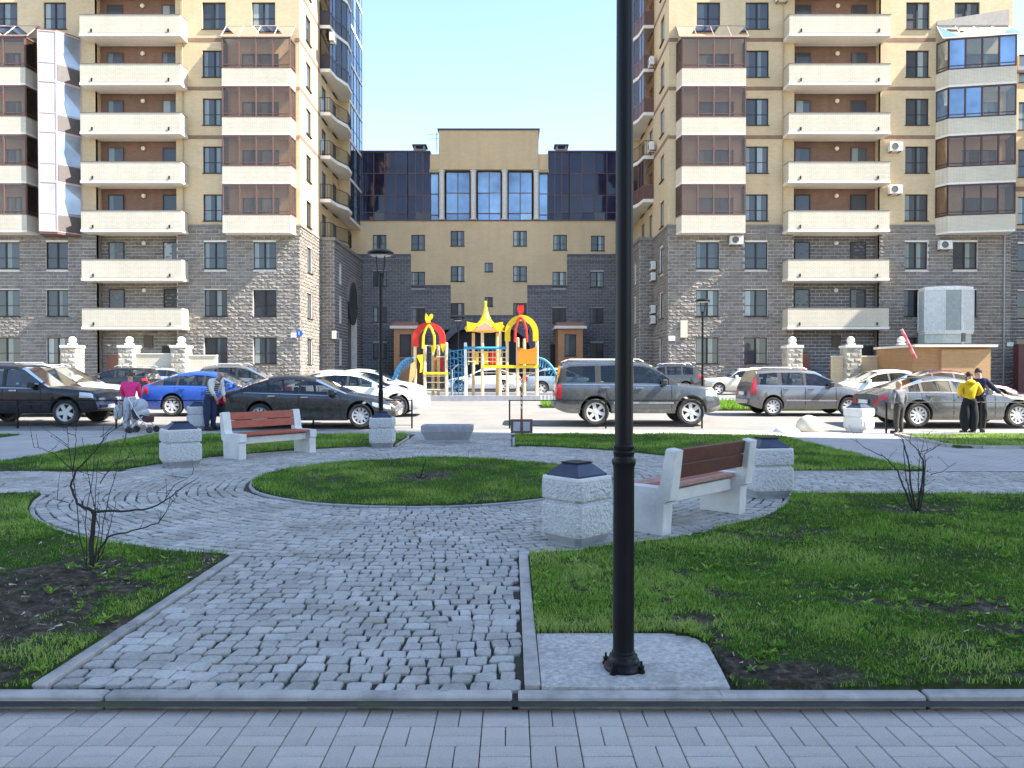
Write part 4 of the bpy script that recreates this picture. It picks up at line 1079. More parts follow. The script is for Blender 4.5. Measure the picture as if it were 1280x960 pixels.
# ------------------------------------------------------------------ cars
def paint(name, c, metal=.3, rough=.25, dirt=.5):
    if name in _m: return _m[name]
    g = NG(name); sp = g.n('ShaderNodeSeparateXYZ'); g.l(g.coord(), sp.inputs[0])
    low = g.ramp(sp.outputs[2], [(.15, (1,1,1)), (.62, (0,0,0))]); n = g.ramp(g.noise(5, detail=7, rough=.75), [(.35, (0,0,0)), (.65, (1,1,1))])
    fac = g.math('MULTIPLY', g.math('MULTIPLY', low, n), dirt)
    fac = g.math('ADD', fac, g.math('MULTIPLY', n, dirt*.12))
    g.col(g.mix(fac, c, (.30,.27,.23))); g.set(Metallic=metal); g.l(g.math('ADD', g.math('MULTIPLY', fac, .5), rough), g.b.inputs['Roughness'])
    g.b.inputs['Coat Weight'].default_value = .6; g.b.inputs['Coat Roughness'].default_value = .08
    _m[name] = g.m; return g.m
_wh = {}
def wheel_meshes(r, spokes):
    k = (round(r, 2), spokes)
    if k not in _wh:
        RX = Matrix.Rotation(R(-90), 4, 'X')
        ty = MB().lathe([(r*.66,-.10),(r*.90,-.115),(r*.985,-.095),(r,-.05),(r,.05),(r*.985,.095),(r*.90,.115),(r*.66,.10),(r*.66,-.10)], 32, RX, False).mesh('tyre', tyre_m, 40)
        hub = MB().lathe([(.02,-.04),(r*.68,-.04),(r*.68,.06),(.02,.06)], 24, RX).mesh('wheel', rimgap)
        rm = MB(); n = 32
        rm.lathe([(r*.60,-.06),(r*.67,-.10),(r*.70,-.105),(r*.70,-.08),(r*.62,-.045),(r*.60,-.045),(r*.60,-.06)], n, RX, False); rm.lathe([(.01,-.085),(r*.14,-.085),(r*.17,-.06),(r*.17,-.045)], 16, RX)
        for i in range(spokes):
            a = 2*math.pi*i/spokes; M = Matrix.Rotation(a, 4, 'Y'); w0, w1 = r*(.55/spokes+.03), r*(.62/spokes+.03)
            rm.add([M @ Vector(p) for p in [(-w0,-.08,r*.12),(w0,-.08,r*.12),(w1,-.085,r*.63),(-w1,-.085,r*.63),(-w0,-.045,r*.12),(w0,-.045,r*.12),(w1,-.045,r*.63),(-w1,-.045,r*.63)]], [(0,1,2,3),(7,6,5,4),(0,4,5,1),(1,5,6,2),(2,6,7,3),(3,7,4,0)])
        _wh[k] = (ty, hub, rm.mesh('rim', rim_m, 35))
    return _wh[k]
def car(name, label, x, y, face, sp, mat, cat='car', group='parked cars', detail=2, clad=None, spokes=5, yaw=0, px0=None):
    L, Wd, H = sp['L'], sp['W'], sp['H']; zb = sp.get('zb', .22); r = sp.get('r', .33); ax = sp['ax']; ra = r*1.17
    top = sp['top']; belt = sp['belt']; cowl, rf, rr, tail = sp['gh']
    e = empty(name, (x, y, tz(y)), (0 if face > 0 else math.pi)+yaw, label=label, cat=cat, group=group)
    tp = lambda d: float(np.interp(d, [p[0] for p in top], [p[1] for p in top]))
    bp = lambda d: min(float(np.interp(d, [p[0] for p in belt], [p[1] for p in belt])), tp(d)-.045)
    wr = sp.get('wr', .76)*Wd/2
    def sec(d):
        T, B = tp(d), bp(d); w_ = Wd/2*(1-sp.get('nf', .17)*max(0, 1-d/.7)**2.4-sp.get('nr', .12)*max(0, 1-(L-d)/.6)**2.4)
        zbb = zb + .12*max(0, 1-d/.5)**2+.14*max(0, 1-(L-d)/.5)**2
        t = max(0, min(1, (T-B)/(H-bp((rf+rr)/2)))); y5 = w_*.955; y8 = y5+(min(wr, y5)-y5)*t; z8 = T-.03-.045*t
        if t < .12: z8 = B+(T-B)*.6; y8 = y5*.97
        P = [(0, zbb+.02), (w_*.90, zbb), (w_*.985, zbb+.13), (w_, zbb+.5*(B-zbb)), (w_*.988, B-.10), (y5, B)]
        P += [(y5+(y8-y5)*.10, B+(z8-B)*.10), (y5+(y8-y5)*.90, B+(z8-B)*.90), (y8, z8), (y8*.86, T-.006), (0, T+.022)]
        ar = -9
        for a in ax:
            if abs(d-a) < ra: ar = max(ar, r+math.sqrt(ra*ra-(d-a)**2))
        out = []
        for i, (yy, zz) in enumerate(P):
            if ar > 0 and i <= 4: zz = max(zz, ar+.012*i)
            dx = 0
            if d < .45: dx = -(1-d/.45)**2*(.20*max(0, zz-.55)**1.5*2+.25*max(0, .42-zz))
            if L-d < .45: dx = (1-(L-d)/.45)**2*(sp.get('rs', .10)*max(0, zz-.6)*1.2+.2*max(0, .45-zz))
            out.append(Vector((L/2-d+dx, yy, zz)))
        return out
    ds = set(np.linspace(0, L, int(L/.11)).round(3)); ds |= {.02, .05, L-.02, L-.05}
    for a in ax: ds |= {round(a+ra*math.cos(math.pi*i/14), 3) for i in range(15)} | {round(a-ra-.004, 3), round(a+ra+.004, 3)}
    for q in (cowl, rf, rr, tail): ds.add(round(q, 3)); 
    for a, b in sp['win']: ds |= {round(a, 3), round(b, 3)}
    ds |= {p[0] for p in top if 0 < p[0] < L}
    ds = sorted(d for d in ds if 0 <= d <= L); S_ = [sec(d) for d in ds]
    NR = 11; V, Fc, Mi = [], [], []
    for s in S_:
        V += [tuple(p) for p in s]; V += [(p.x, -p.y, p.z) for p in s]
    gl = {'side_window': MB(), 'windscreen': MB(), 'rear_window': MB()}
    wn = [[MB(), MB()] for _ in sp['win']]
    def inset(ps, k=.014):
        return [(p[0], p[1]-math.copysign(k, p[1]) if abs(p[1]) > .02 else p[1], p[2]-.004) for p in ps]
    for i in range(len(ds)-1):
        dm = (ds[i]+ds[i+1])/2
        for sd_ in (0, 1):
            for j in range(NR-1):
                a = i*2*NR+sd_*NR+j; b = (i+1)*2*NR+sd_*NR+j; q = (a, a+1, b+1, b) if sd_ == 0 else (a, b, b+1, a+1)
                hit = None
                if j == 6:
                    for wi, (w0, w1) in enumerate(sp['win']):
                        if w0 < dm < w1: hit = wn[wi][sd_]
                if j in (8, 9):
                    if cowl+.04 < dm < rf-.02: hit = gl['windscreen']
                    if rr+.02 < dm < tail-.04: hit = gl['rear_window']
                if hit is not None:
                    if j == 6: hit.add(inset([V[k] for k in q]), [(0,1,2,3)])
                    else: hit.add([(V[k][0], V[k][1], V[k][2]-.012) for k in q], [(0,1,2,3)])
                    continue
                Fc.append(q); Mi.append(1 if (j <= sp.get('cl', 0)) else (2 if (j in (6,) and cowl < dm < tail and sp.get('bp', True)) else 0))
    n0 = 0; m0 = (len(ds)-1)*2*NR
    Fc.append(tuple(list(range(0, NR))[::-1]+[NR+k for k in range(1, NR-1)])[::1]); Mi.append(0)
    Fc.append(tuple([m0+k for k in range(NR)]+[m0+NR+k for k in range(NR-2, 0, -1)])); Mi.append(0)
    me = bpy.data.meshes.new('body'); me.from_pydata(V, [], Fc)
    for m_ in (mat, clad or plastic, plastic if sp.get('bpb', True) else mat): me.materials.append(m_)
    me.polygons.foreach_set('material_index', Mi); me.polygons.foreach_set('use_smooth', [True]*len(Mi)); me.update()
    bm = bmesh.new(); bm.from_mesh(me); bmesh.ops.remove_doubles(bm, verts=bm.verts, dist=.0008); bmesh.ops.recalc_face_normals(bm, faces=bm.faces); bm.to_mesh(me); bm.free()
    try: me.set_sharp_from_angle(angle=R(38))
    except Exception: pass
    ob('body', me, e)
    for k, m_ in gl.items():
        if m_.v: m_.build(k, carg, e, smooth=60)
    for m_ in [q_ for p_ in wn for q_ in p_]:
        if m_.v: m_.build('side_window', carg, e)
    def at(d, row, side, off=0):
        s = sec(d); j = min(NR-2, int(row)); f = row-j; p = s[j].lerp(s[j+1], f)
        return (p.x, side*(p.y+off), p.z)
    def patch(nm, d0, d1, r0, r1, m_, side, off=.006, nd=6, nr=4, sl=0):
        mb = MB(); n = []
        for o_ in (off, -.01):
            for i in range(nd+1):
                for j in range(nr+1):
                    rr_ = r0+(r1-r0)*j/nr; n.append(at(max(0, min(L, d0+(d1-d0)*i/nd+sl*(j/nr))), rr_, side, o_))
        K = (nr+1); fs = []
        for i in range(nd):
            for j in range(nr): fs.append((i*K+j, i*K+j+1, (i+1)*K+j+1, (i+1)*K+j))
        T0 = (nd+1)*K
        for i in range(nd): fs += [(i*K, (i+1)*K, T0+(i+1)*K, T0+i*K), (i*K+nr, (i+1)*K+nr, T0+(i+1)*K+nr, T0+i*K+nr)]
        for j in range(nr): fs += [(j, j+1, T0+j+1, T0+j), (nd*K+j, nd*K+j+1, T0+nd*K+j+1, T0+nd*K+j)]
        return mb.add(n, fs).build(nm, m_, e, smooth=50)
    # wheels
    ty, hub, rm = wheel_meshes(r, spokes)
    for a in ax:
        for s in (-1, 1):
            h = ob('wheel', hub, e, (L/2-a, s*(Wd/2-.12), r), (0, random.random()*3, 0 if s < 0 else math.pi))
            ob('tyre', ty, h); ob('rim', rm, h)
    # lamps
    hl = sp.get('hl', (.05, .50, 3.55, 4.7)); tlp = sp.get('tl', (.0, .35, 3.5, 4.7))
    for s in (-1, 1):
        patch('headlight', hl[0], hl[1], hl[2], hl[3], head_m, s)
        patch('tail_light', L-tlp[1], L-tlp[0]-.005, tlp[2], tlp[3], tail_m, s, .012, sl=sp.get('tsl', 0))
        # lamps on the flat ends
        f0 = sec(0); wy = f0[4].y
        MB().bbox(f0[4].x-.03, f0[4].x+.012, s*wy*.58-.15 if s > 0 else -wy*.58-.15, (s*wy*.58)+.15, f0[3].z+.02, f0[4].z-.0, .01).build('headlight', head_m, e)
        f1 = sec(L); MB().bbox(f1[4].x-.015, f1[4].x+.03, s*f1[4].y*.84-.10, s*f1[4].y*.84+.10, f1[3].z, f1[4].z+.02, .01).build('tail_light', tail_m, e)
        if detail > 1:
            for d0 in sp['seam']: patch('door_seam', d0, d0+.018, 1.6, 5.0, rimgap, s, .0025, 1, 10)
            patch('sill_moulding', ax[0]+ra+.06, ax[1]-ra-.06, 2.55, 2.72, sp.get('mm', mat), s, .014, 20, 2)
            patch('window_trim', cowl+.25, tail-.15, 4.95, 5.12, sp.get('tm', chrome), s, .006, 24, 2)
            for d0 in sp['hd']:
                p = at(d0, 4.25, s, .03); MB().bbox(p[0]-.10, p[0]+.10, p[1]-.015, p[1]+.015, p[2]-.02, p[2]+.02, .006).build('door_handle', sp.get('hm', mat), e)
        p = at(cowl+.42, 5.2, s, .10); MB().bbox(p[0]-.09, p[0]+.07, p[1]-.11, p[1]+.08, p[2]-.0, p[2]+.17, .03).build('wing_mirror', sp.get('mir', mat), e)
    f0 = sec(0); fx = max(p.x for p in f0); f1 = sec(L); bx = min(p.x for p in f1); wy = f0[4].y
    g_ = MB(); gz0, gz1 = f0[3].z-.02, f0[4].z-.01; g_.bbox(f0[3].x-.05, f0[3].x+.004, -wy*.40, wy*.40, gz0, gz1, .01); gr_ = g_.build('grille', rimgap, e)
    sg = MB(); ns = sp.get('gs', 5)
    if sp.get('gv'):
        for i in range(8): yy = -wy*.38+wy*.76*i/7; sg.box(f0[3].x-.0, f0[3].x+.022, yy-.016, yy+.016, gz0, gz1)
    else:
        for i in range(ns): zz = gz0+.01+(gz1-gz0-.03)*i/max(1, ns-1); sg.box(f0[3].x, f0[3].x+.016, -wy*.39, wy*.39, zz, zz+.012)
    sg.build('grille_bar', chrome, gr_)
    MB().bbox(fx-.16, fx+.02, -Wd*.36, Wd*.36, zb+.12, zb+.27, .03).build('front_bumper', clad or mat, e)
    MB().box(fx+.021, fx+.032, -.26, .26, zb+.13, zb+.24).build('number_plate', plate_m, e)
    MB().bbox(bx-.05, bx+.10, -Wd*.40, Wd*.40, zb+.16, zb+.34, .03).build('rear_bumper', clad or mat, e)
    zp = f1[3].z+.04; MB().box(f1[3].x-.06, f1[3].x-.03, -.26, .26, zp, zp+.11).build('number_plate', plate_m, e)
    if sp.get('rail'):
        for s in (-1, 1):
            yy = s*wr*.93; MB().tube([(L/2-rf-.15, yy, H-.03), (L/2-rf-.3, yy, H+.04), (L/2-rr+.2, yy, H+.04), (L/2-rr+.05, yy, H-.03)], .018, 6).build('roof_rail', sp.get('railm', rim_m), e)
    # inside
    if detail:
        zs = zb+.15
        for dd in (rf+.35, rf+1.25):
            for s in (-1, 1):
                M = Matrix.Translation((L/2-dd, s*.36, 0)); m = MB().bbox(-.25, .25, -.24, .24, zs, zs+.28, .05, M); m.bbox(-.33, -.20, -.23, .23, zs+.25, H-.52, .04, M); m.bbox(-.33, -.23, -.12, .12, H-.50, H-.33, .03, M); m.build('seat', seat_m, e)
        MB().bbox(L/2-cowl-.75, L/2-cowl-.25, -Wd*.42, Wd*.42, zs+.2, bp(cowl+.4)-.03, .05).build('dashboard', seat_m, e)
        MB().box(-L/2+.2, L/2-.9, -Wd*.42, Wd*.42, zs-.06, zs).build('cabin_floor', seat_m, e)
    return e
SUV = dict(L=4.75, W=1.88, H=1.86, zb=.34, r=.385, ax=(.86, 3.60), top=[(0,.98),(.15,1.08),(1.2,1.20),(1.95,1.74),(2.2,1.82),(3.0,1.86),(4.3,1.82),(4.6,1.72),(4.75,1.12)], belt=[(0,1.0),(1.3,1.14),(4.75,1.18)], gh=(1.22,2.05,4.55,4.74), wr=.80,
     win=[(1.50,2.50),(2.60,3.45),(3.62,4.45)], seam=(1.42,2.55,3.50), hd=(2.35,3.32), hl=(.05,.45,3.6,4.7), tl=(.0,.16,2.9,4.9), nf=.12, nr=.05, rs=.02, cl=1, rail=True, mm=plain('silver_moulding', (.33,.33,.33), .4), mir=plastic, hm=chrome)
JEEP = dict(SUV, L=4.62, H=1.78, top=[(0,.92),(.1,1.0),(1.35,1.10),(2.1,1.66),(2.4,1.74),(3.2,1.77),(4.4,1.72),(4.55,1.6),(4.62,1.05)], belt=[(0,.98),(1.3,1.06),(4.62,1.10)], gh=(1.36,2.2,4.42,4.6), win=[(1.65,2.6),(2.7,3.5),(3.65,4.35)], gv=True, r=.37, seam=(1.55,2.65,3.55), mm=plastic)
SEDAN = dict(L=4.92, W=1.84, H=1.46, zb=.2, r=.335, ax=(.95, 3.75), top=[(0,.62),(.12,.70),(.6,.84),(1.3,.95),(1.75,1.14),(2.2,1.36),(2.6,1.44),(3.1,1.46),(3.6,1.41),(4.0,1.27),(4.4,1.08),(4.75,1.02),(4.92,.90)], belt=[(0,.62),(1.3,.88),(3.0,.94),(4.4,.99),(4.92,.9)], gh=(1.32,2.25,3.55,4.36), wr=.70,
     win=[(1.62,2.62),(2.70,3.55),(3.62,3.98)], seam=(1.5,2.66,3.62), hd=(2.5,3.42), hl=(.12,.62,3.7,4.75), tl=(.0,.32,3.4,4.85), tsl=.0)
OCT = dict(SEDAN, L=4.66, H=1.46, ax=(.9,3.55), top=[(0,.62),(.12,.70),(.5,.82),(1.15,.93),(1.6,1.12),(2.1,1.36),(2.5,1.44),(3.0,1.46),(3.5,1.40),(3.95,1.24),(4.3,1.08),(4.55,1.02),(4.66,.9)], gh=(1.2,2.15,3.45,4.26), win=[(1.5,2.5),(2.58,3.35),(3.43,3.85)], seam=(1.4,2.54,3.45), hd=(2.35,3.22), belt=[(0,.62),(1.3,.90),(3.0,.95),(4.66,.99)])
CC = dict(SEDAN, tl=(.0,.24,3.9,4.85), L=4.85, H=1.42, W=1.87, r=.345, top=[(0,.62),(.12,.70),(.6,.84),(1.35,.95),(1.8,1.12),(2.3,1.34),(2.7,1.41),(3.1,1.42),(3.6,1.35),(4.1,1.17),(4.5,1.03),(4.85,.90)], gh=(1.4,2.35,3.5,4.42), win=[(1.75,2.72),(2.80,3.6),(3.68,4.0)], seam=(1.6,2.76,3.65), hd=(2.55,3.45), belt=[(0,.62),(1.35,.90),(3.2,.96),(4.85,.98)])
MPV = dict(L=4.05, W=1.72, H=1.55, zb=.22, r=.305, ax=(.78, 3.28), top=[(0,.68),(.1,.78),(.5,.92),(.95,1.02),(1.4,1.26),(1.85,1.48),(2.3,1.54),(3.2,1.54),(3.8,1.49),(3.95,1.25),(4.05,.95)], belt=[(0,.7),(1.0,.93),(4.05,.98)], gh=(.98,1.95,3.78,4.03), wr=.76,
     win=[(1.28,2.18),(2.27,2.98),(3.12,3.72)], seam=(1.2,2.22,3.02), hd=(2.05,2.86), hl=(.08,.5,3.6,4.8), tl=(.0,.20,3.4,7.0), nr=.06, rs=.12, rail=True, cl=0, mm=plain('silver_moulding', (.33,.33,.33), .4), mir=plastic)
XUV = dict(SUV, L=4.6, H=1.66, r=.34, zb=.25, top=[(0,.78),(.15,.88),(.6,1.0),(1.2,1.06),(1.7,1.34),(2.15,1.58),(2.6,1.65),(3.4,1.65),(4.1,1.56),(4.4,1.25),(4.6,1.0)], belt=[(0,.9),(1.3,1.0),(4.6,1.07)], gh=(1.24,2.2,4.0,4.5), win=[(1.6,2.5),(2.6,3.35),(3.45,4.0)], tl=(.02,.35,3.8,4.9), nr=.12, rs=.15)
OLD = dict(SEDAN, L=4.3, H=1.42, W=1.66, r=.30, ax=(.75,3.15), top=[(0,.80),(.1,.86),(1.2,.92),(1.3,.94),(1.85,1.36),(2.1,1.41),(3.0,1.41),(3.2,1.36),(3.6,.96),(4.2,.92),(4.3,.8)], belt=[(0,.75),(1.3,.88),(4.3,.88)], gh=(1.25,1.95,3.05,3.62), win=[(1.55,2.3),(2.38,3.1)], seam=(1.4,2.34), hd=(2.2,3.0))
P = paint
def cX(px, Y): return pX(px, Y)
def place(nm, lab, pxa, pxb, Y, face, sp, mat, **k):
    """place by its left/right end in the photo at depth Y, using whichever end is given"""
    L = sp['L']; yf = Y
    if pxa is not None and pxb is not None: x = (cX(pxa, Y)+cX(pxb, Y))/2
    elif pxa is not None: x = cX(pxa, Y)+L/2
    else: x = cX(pxb, Y)-L/2
    return car(nm, lab, x, Y+sp['W']/2, face, sp, mat, **k)
place('parked_car', 'black off-road wagon with upright slotted chrome grille at the left edge', None, 118, 21.9+.1, 1, JEEP, P('black_paint', (.008,.009,.014), .2, dirt=.3), spokes=5)
place('parked_car', 'white off-road car standing directly behind the black off-road wagon', None, 143, 25.0, 1, XUV, P('white_silver_paint', (.62,.63,.62), .2, dirt=.5))
place('parked_car', 'small black hatchback facing left, parked by the stone gate posts', 92, 180, 38.5, -1, dict(MPV, L=3.9, tl=(.02,.3,3.8,4.9), top=[(p[0]*.96, p[1]*.96) for p in MPV['top']]), P('black_paint', (.008,.009,.014), .2, dirt=.3), detail=1)
place('parked_car', 'pale silver car half hidden between the black hatchback and the blue saloon', 160, None, 43.0, 1, OCT, P('silver_paint', (.45,.46,.46), .5), detail=1)
place('parked_car', 'blue saloon facing right behind the woman in pink', 172, None, 25.2, 1, OCT, P('blue_paint', (.02,.09,.42), .35, dirt=.35), spokes=7)
place('parked_car', 'grey estate car behind the roof of the blue saloon', 237, None, 34.0, 1, XUV, P('grey_paint', (.16,.165,.16), .4), detail=1)
place('parked_car', 'dark grey saloon facing right behind the left bench', 268, None, 21.35, 1, dict(SEDAN, L=5.0, tm=chrome, hm=chrome), P('dark_grey_paint', (.04,.043,.05), .5, dirt=.55), spokes=10)
place('parked_car', 'white saloon whose bonnet sticks out past the black street lamp', None, 531, 25.0, 1, OCT, P('white_paint', (.74,.74,.73), .0, dirt=.3), spokes=10)
place('parked_car', 'silver saloon showing only its roof behind the dark grey saloon', 350, None, 30.5, 1, SEDAN, P('silver_paint', (.45,.46,.46), .5), detail=1)
place('parked_car', 'pale car in front of the left climber of the playground', None, 527, 34.0, 1, OCT, P('white_silver_paint', (.62,.63,.62), .2, dirt=.5), detail=1)
place('parked_car', 'muddy silver off-road wagon with dark windows beside the lamp post', 696, 901, 22.0, 1, SUV, P('gunmetal_paint', (.085,.095,.105), .5, dirt=.75), clad=plain('muddy_cladding', (.23,.215,.19), .8, var=.3), spokes=6)
place('parked_car', 'dark crossover with red tail light behind the bonnet of the muddy wagon', None, 881, 41.0, -1, XUV, P('charcoal_paint', (.05,.052,.056), .4), detail=1)
place('parked_car', 'old cream saloon facing left on the far side of the road', 882, None, 42.0, -1, OLD, P('cream_paint', (.62,.58,.48), .0), detail=1)
place('parked_car', 'red hatchback roof behind the old cream saloon', 935, None, 45.0, -1, OCT, P('red_paint', (.36,.03,.04), .2), detail=1)
place('parked_car', 'grey compact people carrier with roof rails right of the wagon', 938, None, 25.3, 1, MPV, P('warm_grey_paint', (.17,.165,.165), .5, dirt=.4), spokes=9)
place('parked_car', 'white hatchback behind the bonnet of the grey people carrier', 1035, None, 31.0, -1, OCT, P('white_paint', (.74,.74,.73), .0, dirt=.3), detail=1)
place('parked_car', 'dusty grey coupe-like saloon behind the couple at the right', 1100, None, 21.5, 1, dict(CC, tm=chrome), P('steel_grey_paint', (.13,.135,.14), .5, dirt=.7), spokes=10)
place('parked_car', 'dark car hidden behind the roof of the dusty grey saloon', 1128, None, 30.0, 1, OCT, P('maroon_paint', (.10,.03,.03), .4), detail=1)
place('parked_car', 'pale blue car behind the right end of the playground', 652, None, 42.0, 1, OCT, P('pale_blue_paint', (.30,.38,.48), .4), detail=1)
place('parked_car', 'white car seen between the posts of the playground', 556, None, 47.0, -1, OCT, P('white_paint', (.74,.74,.73), .0, dirt=.3), detail=1)

# ------------------------------------------------------------------ lamps
def street_lamp(x, y, label, fl=0):
    z = tz(y) if y > 6 else .014
    e = empty('street_lamp', (x, y, z), label=label, cat='street lamp', group='black street lamps')
    MB().lathe([(.075,0),(.10,0),(.105,.012),(.100,.028),(.086,.036),(.084,.05),(.078,.056),(.074,.075),(.062,.085),(.0615,.095),(.057,.10)], 28).build('base', blackm, e, smooth=35)
    for i in range(4):
        a = R(45+90*i+8); c, s = math.cos(a)*.108, math.sin(a)*.108
        M = Matrix.Translation((c, s, 0)); MB().lathe([(.019,0),(.019,.014),(.013,.016),(.013,.03),(.016,.031),(.016,.038),(.006,.04),(.0055,.062),(.001,.064)], 10, M).build('anchor_bolt', blackm, e)
    MB().lathe([(.0568,.10),(.0555,1.07),(.0565,1.075),(.0565,1.085),(.0625,1.10),(.0640,1.115),(.0625,1.125),(.0555,1.128),(.0535,1.135),(.0535,1.15),(.0565,1.155),(.0565,1.165),(.052,1.17),(.052,1.18),(.055,1.185),(.055,1.195),(.047,1.205)], 32).build('lower_pole', blackm, e, smooth=35)
    MB().lathe([(.049,1.2),(.043,3.95),(.02,3.96)], 28).build('upper_pole', blackm, e, smooth=35)
    y_ = MB()
    for s in (-1, 1): y_.tube([(0,0,3.75), (s*.07,0,3.95), (s*.10,0,4.25), (s*.10,0,4.36)], .016, 8)
    y_.build('bracket', blackm, e)
    hd = MB().lathe([(.06,4.36),(.30,4.37),(.315,4.40),(.31,4.43),(.22,4.485),(.08,4.50),(.02,4.50)], 28).build('lamp_head', blackm, e, smooth=30)
    MB().lathe([(.02,4.335),(.2,4.34),(.24,4.358),(.06,4.359)], 24).build('diffuser', plain('milk_glass', (.75,.70,.62), .4), hd)
    return e
street_lamp(.598, 4.10, 'tall black lamp post in the foreground, bolted to the concrete pad')
street_lamp(pX(476, 18.1), 18.1, 'black street lamp with saucer head left of the playground')
street_lamp(pX(878, 33), 33, 'slim street lamp with saucer head in front of the right tower')
street_lamp(pX(573, 47), 47, 'small distant street lamp seen above the playground')

# ------------------------------------------------------------------ benches
def bench(x, y, rz, label, c_back, c_seat, group='concrete and timber benches'):
    """local: seat faces -Y"""
    e = empty('bench', (x, y, .0), rz, label=label, cat='bench', group=group)
    Lh = .80
    for s in (-1, 1):
        a, b = (-Lh-.07, -Lh+.09) if s < 0 else (Lh-.09, Lh+.07)
        m = MB()
        pr = [(-.30,0),(.20,0),(.22,.32),(.28,.35),(.34,.84),(.24,.86),(.17,.50),(.14,.465),(-.32,.465),(-.33,.32),(-.30,.30)]
        b2 = .012
        rings = []
        cxx, czz_ = 0, .4
        for xx, k in ((a, .97), (a+.012, 1), (b-.012, 1), (b, .97)):
            rings.append([(xx, cxx+(p[0]-cxx)*k, czz_+(p[1]-czz_)*k if p[1] > 0 else 0) for p in pr])
        m.loft(rings); m.build('side_panel', concrete, e)
    MB().bbox(-Lh+.09, Lh-.09, -.20, .10, .27, .40, .01).build('seat_beam', concrete, e)
    for i in range(4):
        y0 = -.315+i*.118; MB().bbox(-Lh+.095 if True else 0, Lh-.095, y0, y0+.105, .428, .468, .006).build('seat_slat', c_seat[i % len(c_seat)], e)
    for i in range(2):
        z0 = .545+i*.155; M = Matrix.Translation((0, .205+i*.022+.01, z0)) @ Matrix.Rotation(R(-8), 4, 'X')
        MB().bbox(-Lh+.095, Lh-.095, -.02, .022, 0, .145, .006, M).build('back_slat', c_back[i], e)
    return e
b1 = Vector((pX(848, 7.53), 7.53)); b2_ = Vector((pX(937, 8.62), 8.62))
mid = (b1+b2_)/2; ang = math.atan2(b2_.y-b1.y, b2_.x-b1.x)
# local +X along bench; back at +Y local -> should point to lower right
dirv = Vector((math.cos(ang), math.sin(ang))); nrm = Vector((dirv.y, -dirv.x))   # points lower right
cen = mid - nrm*.30
bench(cen.x, cen.y, ang+math.pi, 'white concrete bench with red slats seen from behind, right of the lamp post', [slat_dk, slat_dk], [slat_pink, slat_pink, slat_red])
bench(-4.72, 14.95, R(52)-0.0, 'white concrete bench with bright red slats in front of the dark grey saloon', [slat_red, slat_red], [slat_red, slat_red])

# ------------------------------------------------------------------ bins and planters
def bin_(x, y, rz, label, lid=True, s=.262, m=None):
    m = m or concrete
    e = empty('litter_bin', (x, y, tz(y)), rz, label=label, cat='litter bin', group='square concrete litter bins')
    g = _m.get('roughcast')
    if g is None:
        G = NG('roughcast'); n = G.noise(30, detail=3, rough=.6); G.col(G.ramp(n, [(.3, (.52,.51,.50)), (.65, (.68,.67,.66))])); G.set(Roughness=.95); G.bump(n, 1.0, .05); _m['roughcast'] = g = G.m
    def ring(h, c, z): return [(-h+c,-h,z),(h-c,-h,z),(h,-h+c,z),(h,h-c,z),(h-c,h,z),(-h+c,h,z),(-h,h-c,z),(-h,-h+c,z)]
    c = .045
    MB().loft([ring(s*.82, c, 0), ring(s*.83, c, .025), ring(s*.955, c, .095), ring(s*.965, c, .10)]).build('plinth', concrete_g if m is concrete else m, e)
    MB().loft([ring(s*.975, c, .101), ring(s*1.01, c, .13), ring(s*1.025, c, .25), ring(s*1.01, c, .375), ring(s*.965, c, .395)]).build('body', g if m is concrete else m, e)
    MB().loft([ring(s*.93, c, .396), ring(s*.915, c, .415), ring(s*.96, c, .425), ring(s*1.005, c, .44), ring(s*1.02, c, .52), ring(s*1.005, c, .595), ring(s*.98, c, .61)]).build('collar', g if m is concrete else m, e)
    MB().loft([ring(s*1.0, c, .611), ring(s*.99, c, .635), ring(s*.90, c, .638)]).build('rim', concrete if m is concrete else m, e)
    if lid:
        q = lambda h, z: [(-h,-h,z),(h,-h,z),(h,h,z),(-h,h,z)]
        MB().loft([q(s*.80, .6385), q(s*.80, .655), q(s*.38, .755), q(s*.36, .755)]).build('lid', lidm, e)
        MB().box(-s*.42, s*.42, -s*.42, s*.42, .756, .766).build('lid_cap', blackm, e)
    return e
bin_(.61, 7.22, R(43), 'concrete litter bin nearest the camera, left of the black lamp post', s=.25)
bin_(pX(958, 9.95), 9.95, R(10), 'concrete litter bin at the far end of the right bench')
bin_(pX(225, 13.2), 13.2, R(33), 'concrete litter bin standing left of the bench with bright red slats', s=.295)
bin_(pX(478, 16.6), 16.6, R(5), 'concrete litter bin at the foot of the black street lamp')
bin_(pX(250, 21.55), 21.35, R(25), 'concrete litter bin at the road edge beside the man in a vest')
bin_(pX(1077, 20.6), 20.75, R(30), 'plain white concrete bin in the sun left of the child', m=plain('white_concrete_plain', (.62,.61,.58), .9, var=.08, bump=.8), s=.29)  # plain white concrete throughout, its colour standing in for the sunlit look
e = empty('planter', (pX(559, 17.5), 17.6, 0), 0, label='empty oblong concrete planter at the head of the path to the road', cat='planter')
def rr(hx, hy, z): return [(-hx,-hy,z),(hx,-hy,z),(hx,hy,z),(-hx,hy,z)]
MB().loft([rr(.52,.2,0), rr(.52,.2,.07), rr(.50,.19,.075)]).build('foot', concrete_g, e)
MB().loft([rr(.48,.18,.076), rr(.585,.26,.27), rr(.585,.26,.40), rr(.57,.245,.41), rr(.52,.2,.41), rr(.50,.18,.33)]).build('trough', plain('grey_violet_concrete', (.34,.33,.35), .9, var=.12, nscale=8, bump=.8, dirt=(.2,.19,.2,.6)), e)
MB().box(-.585-.003, .585+.003, -.265, -.255, .33, .335).build('groove', concrete_g, e)
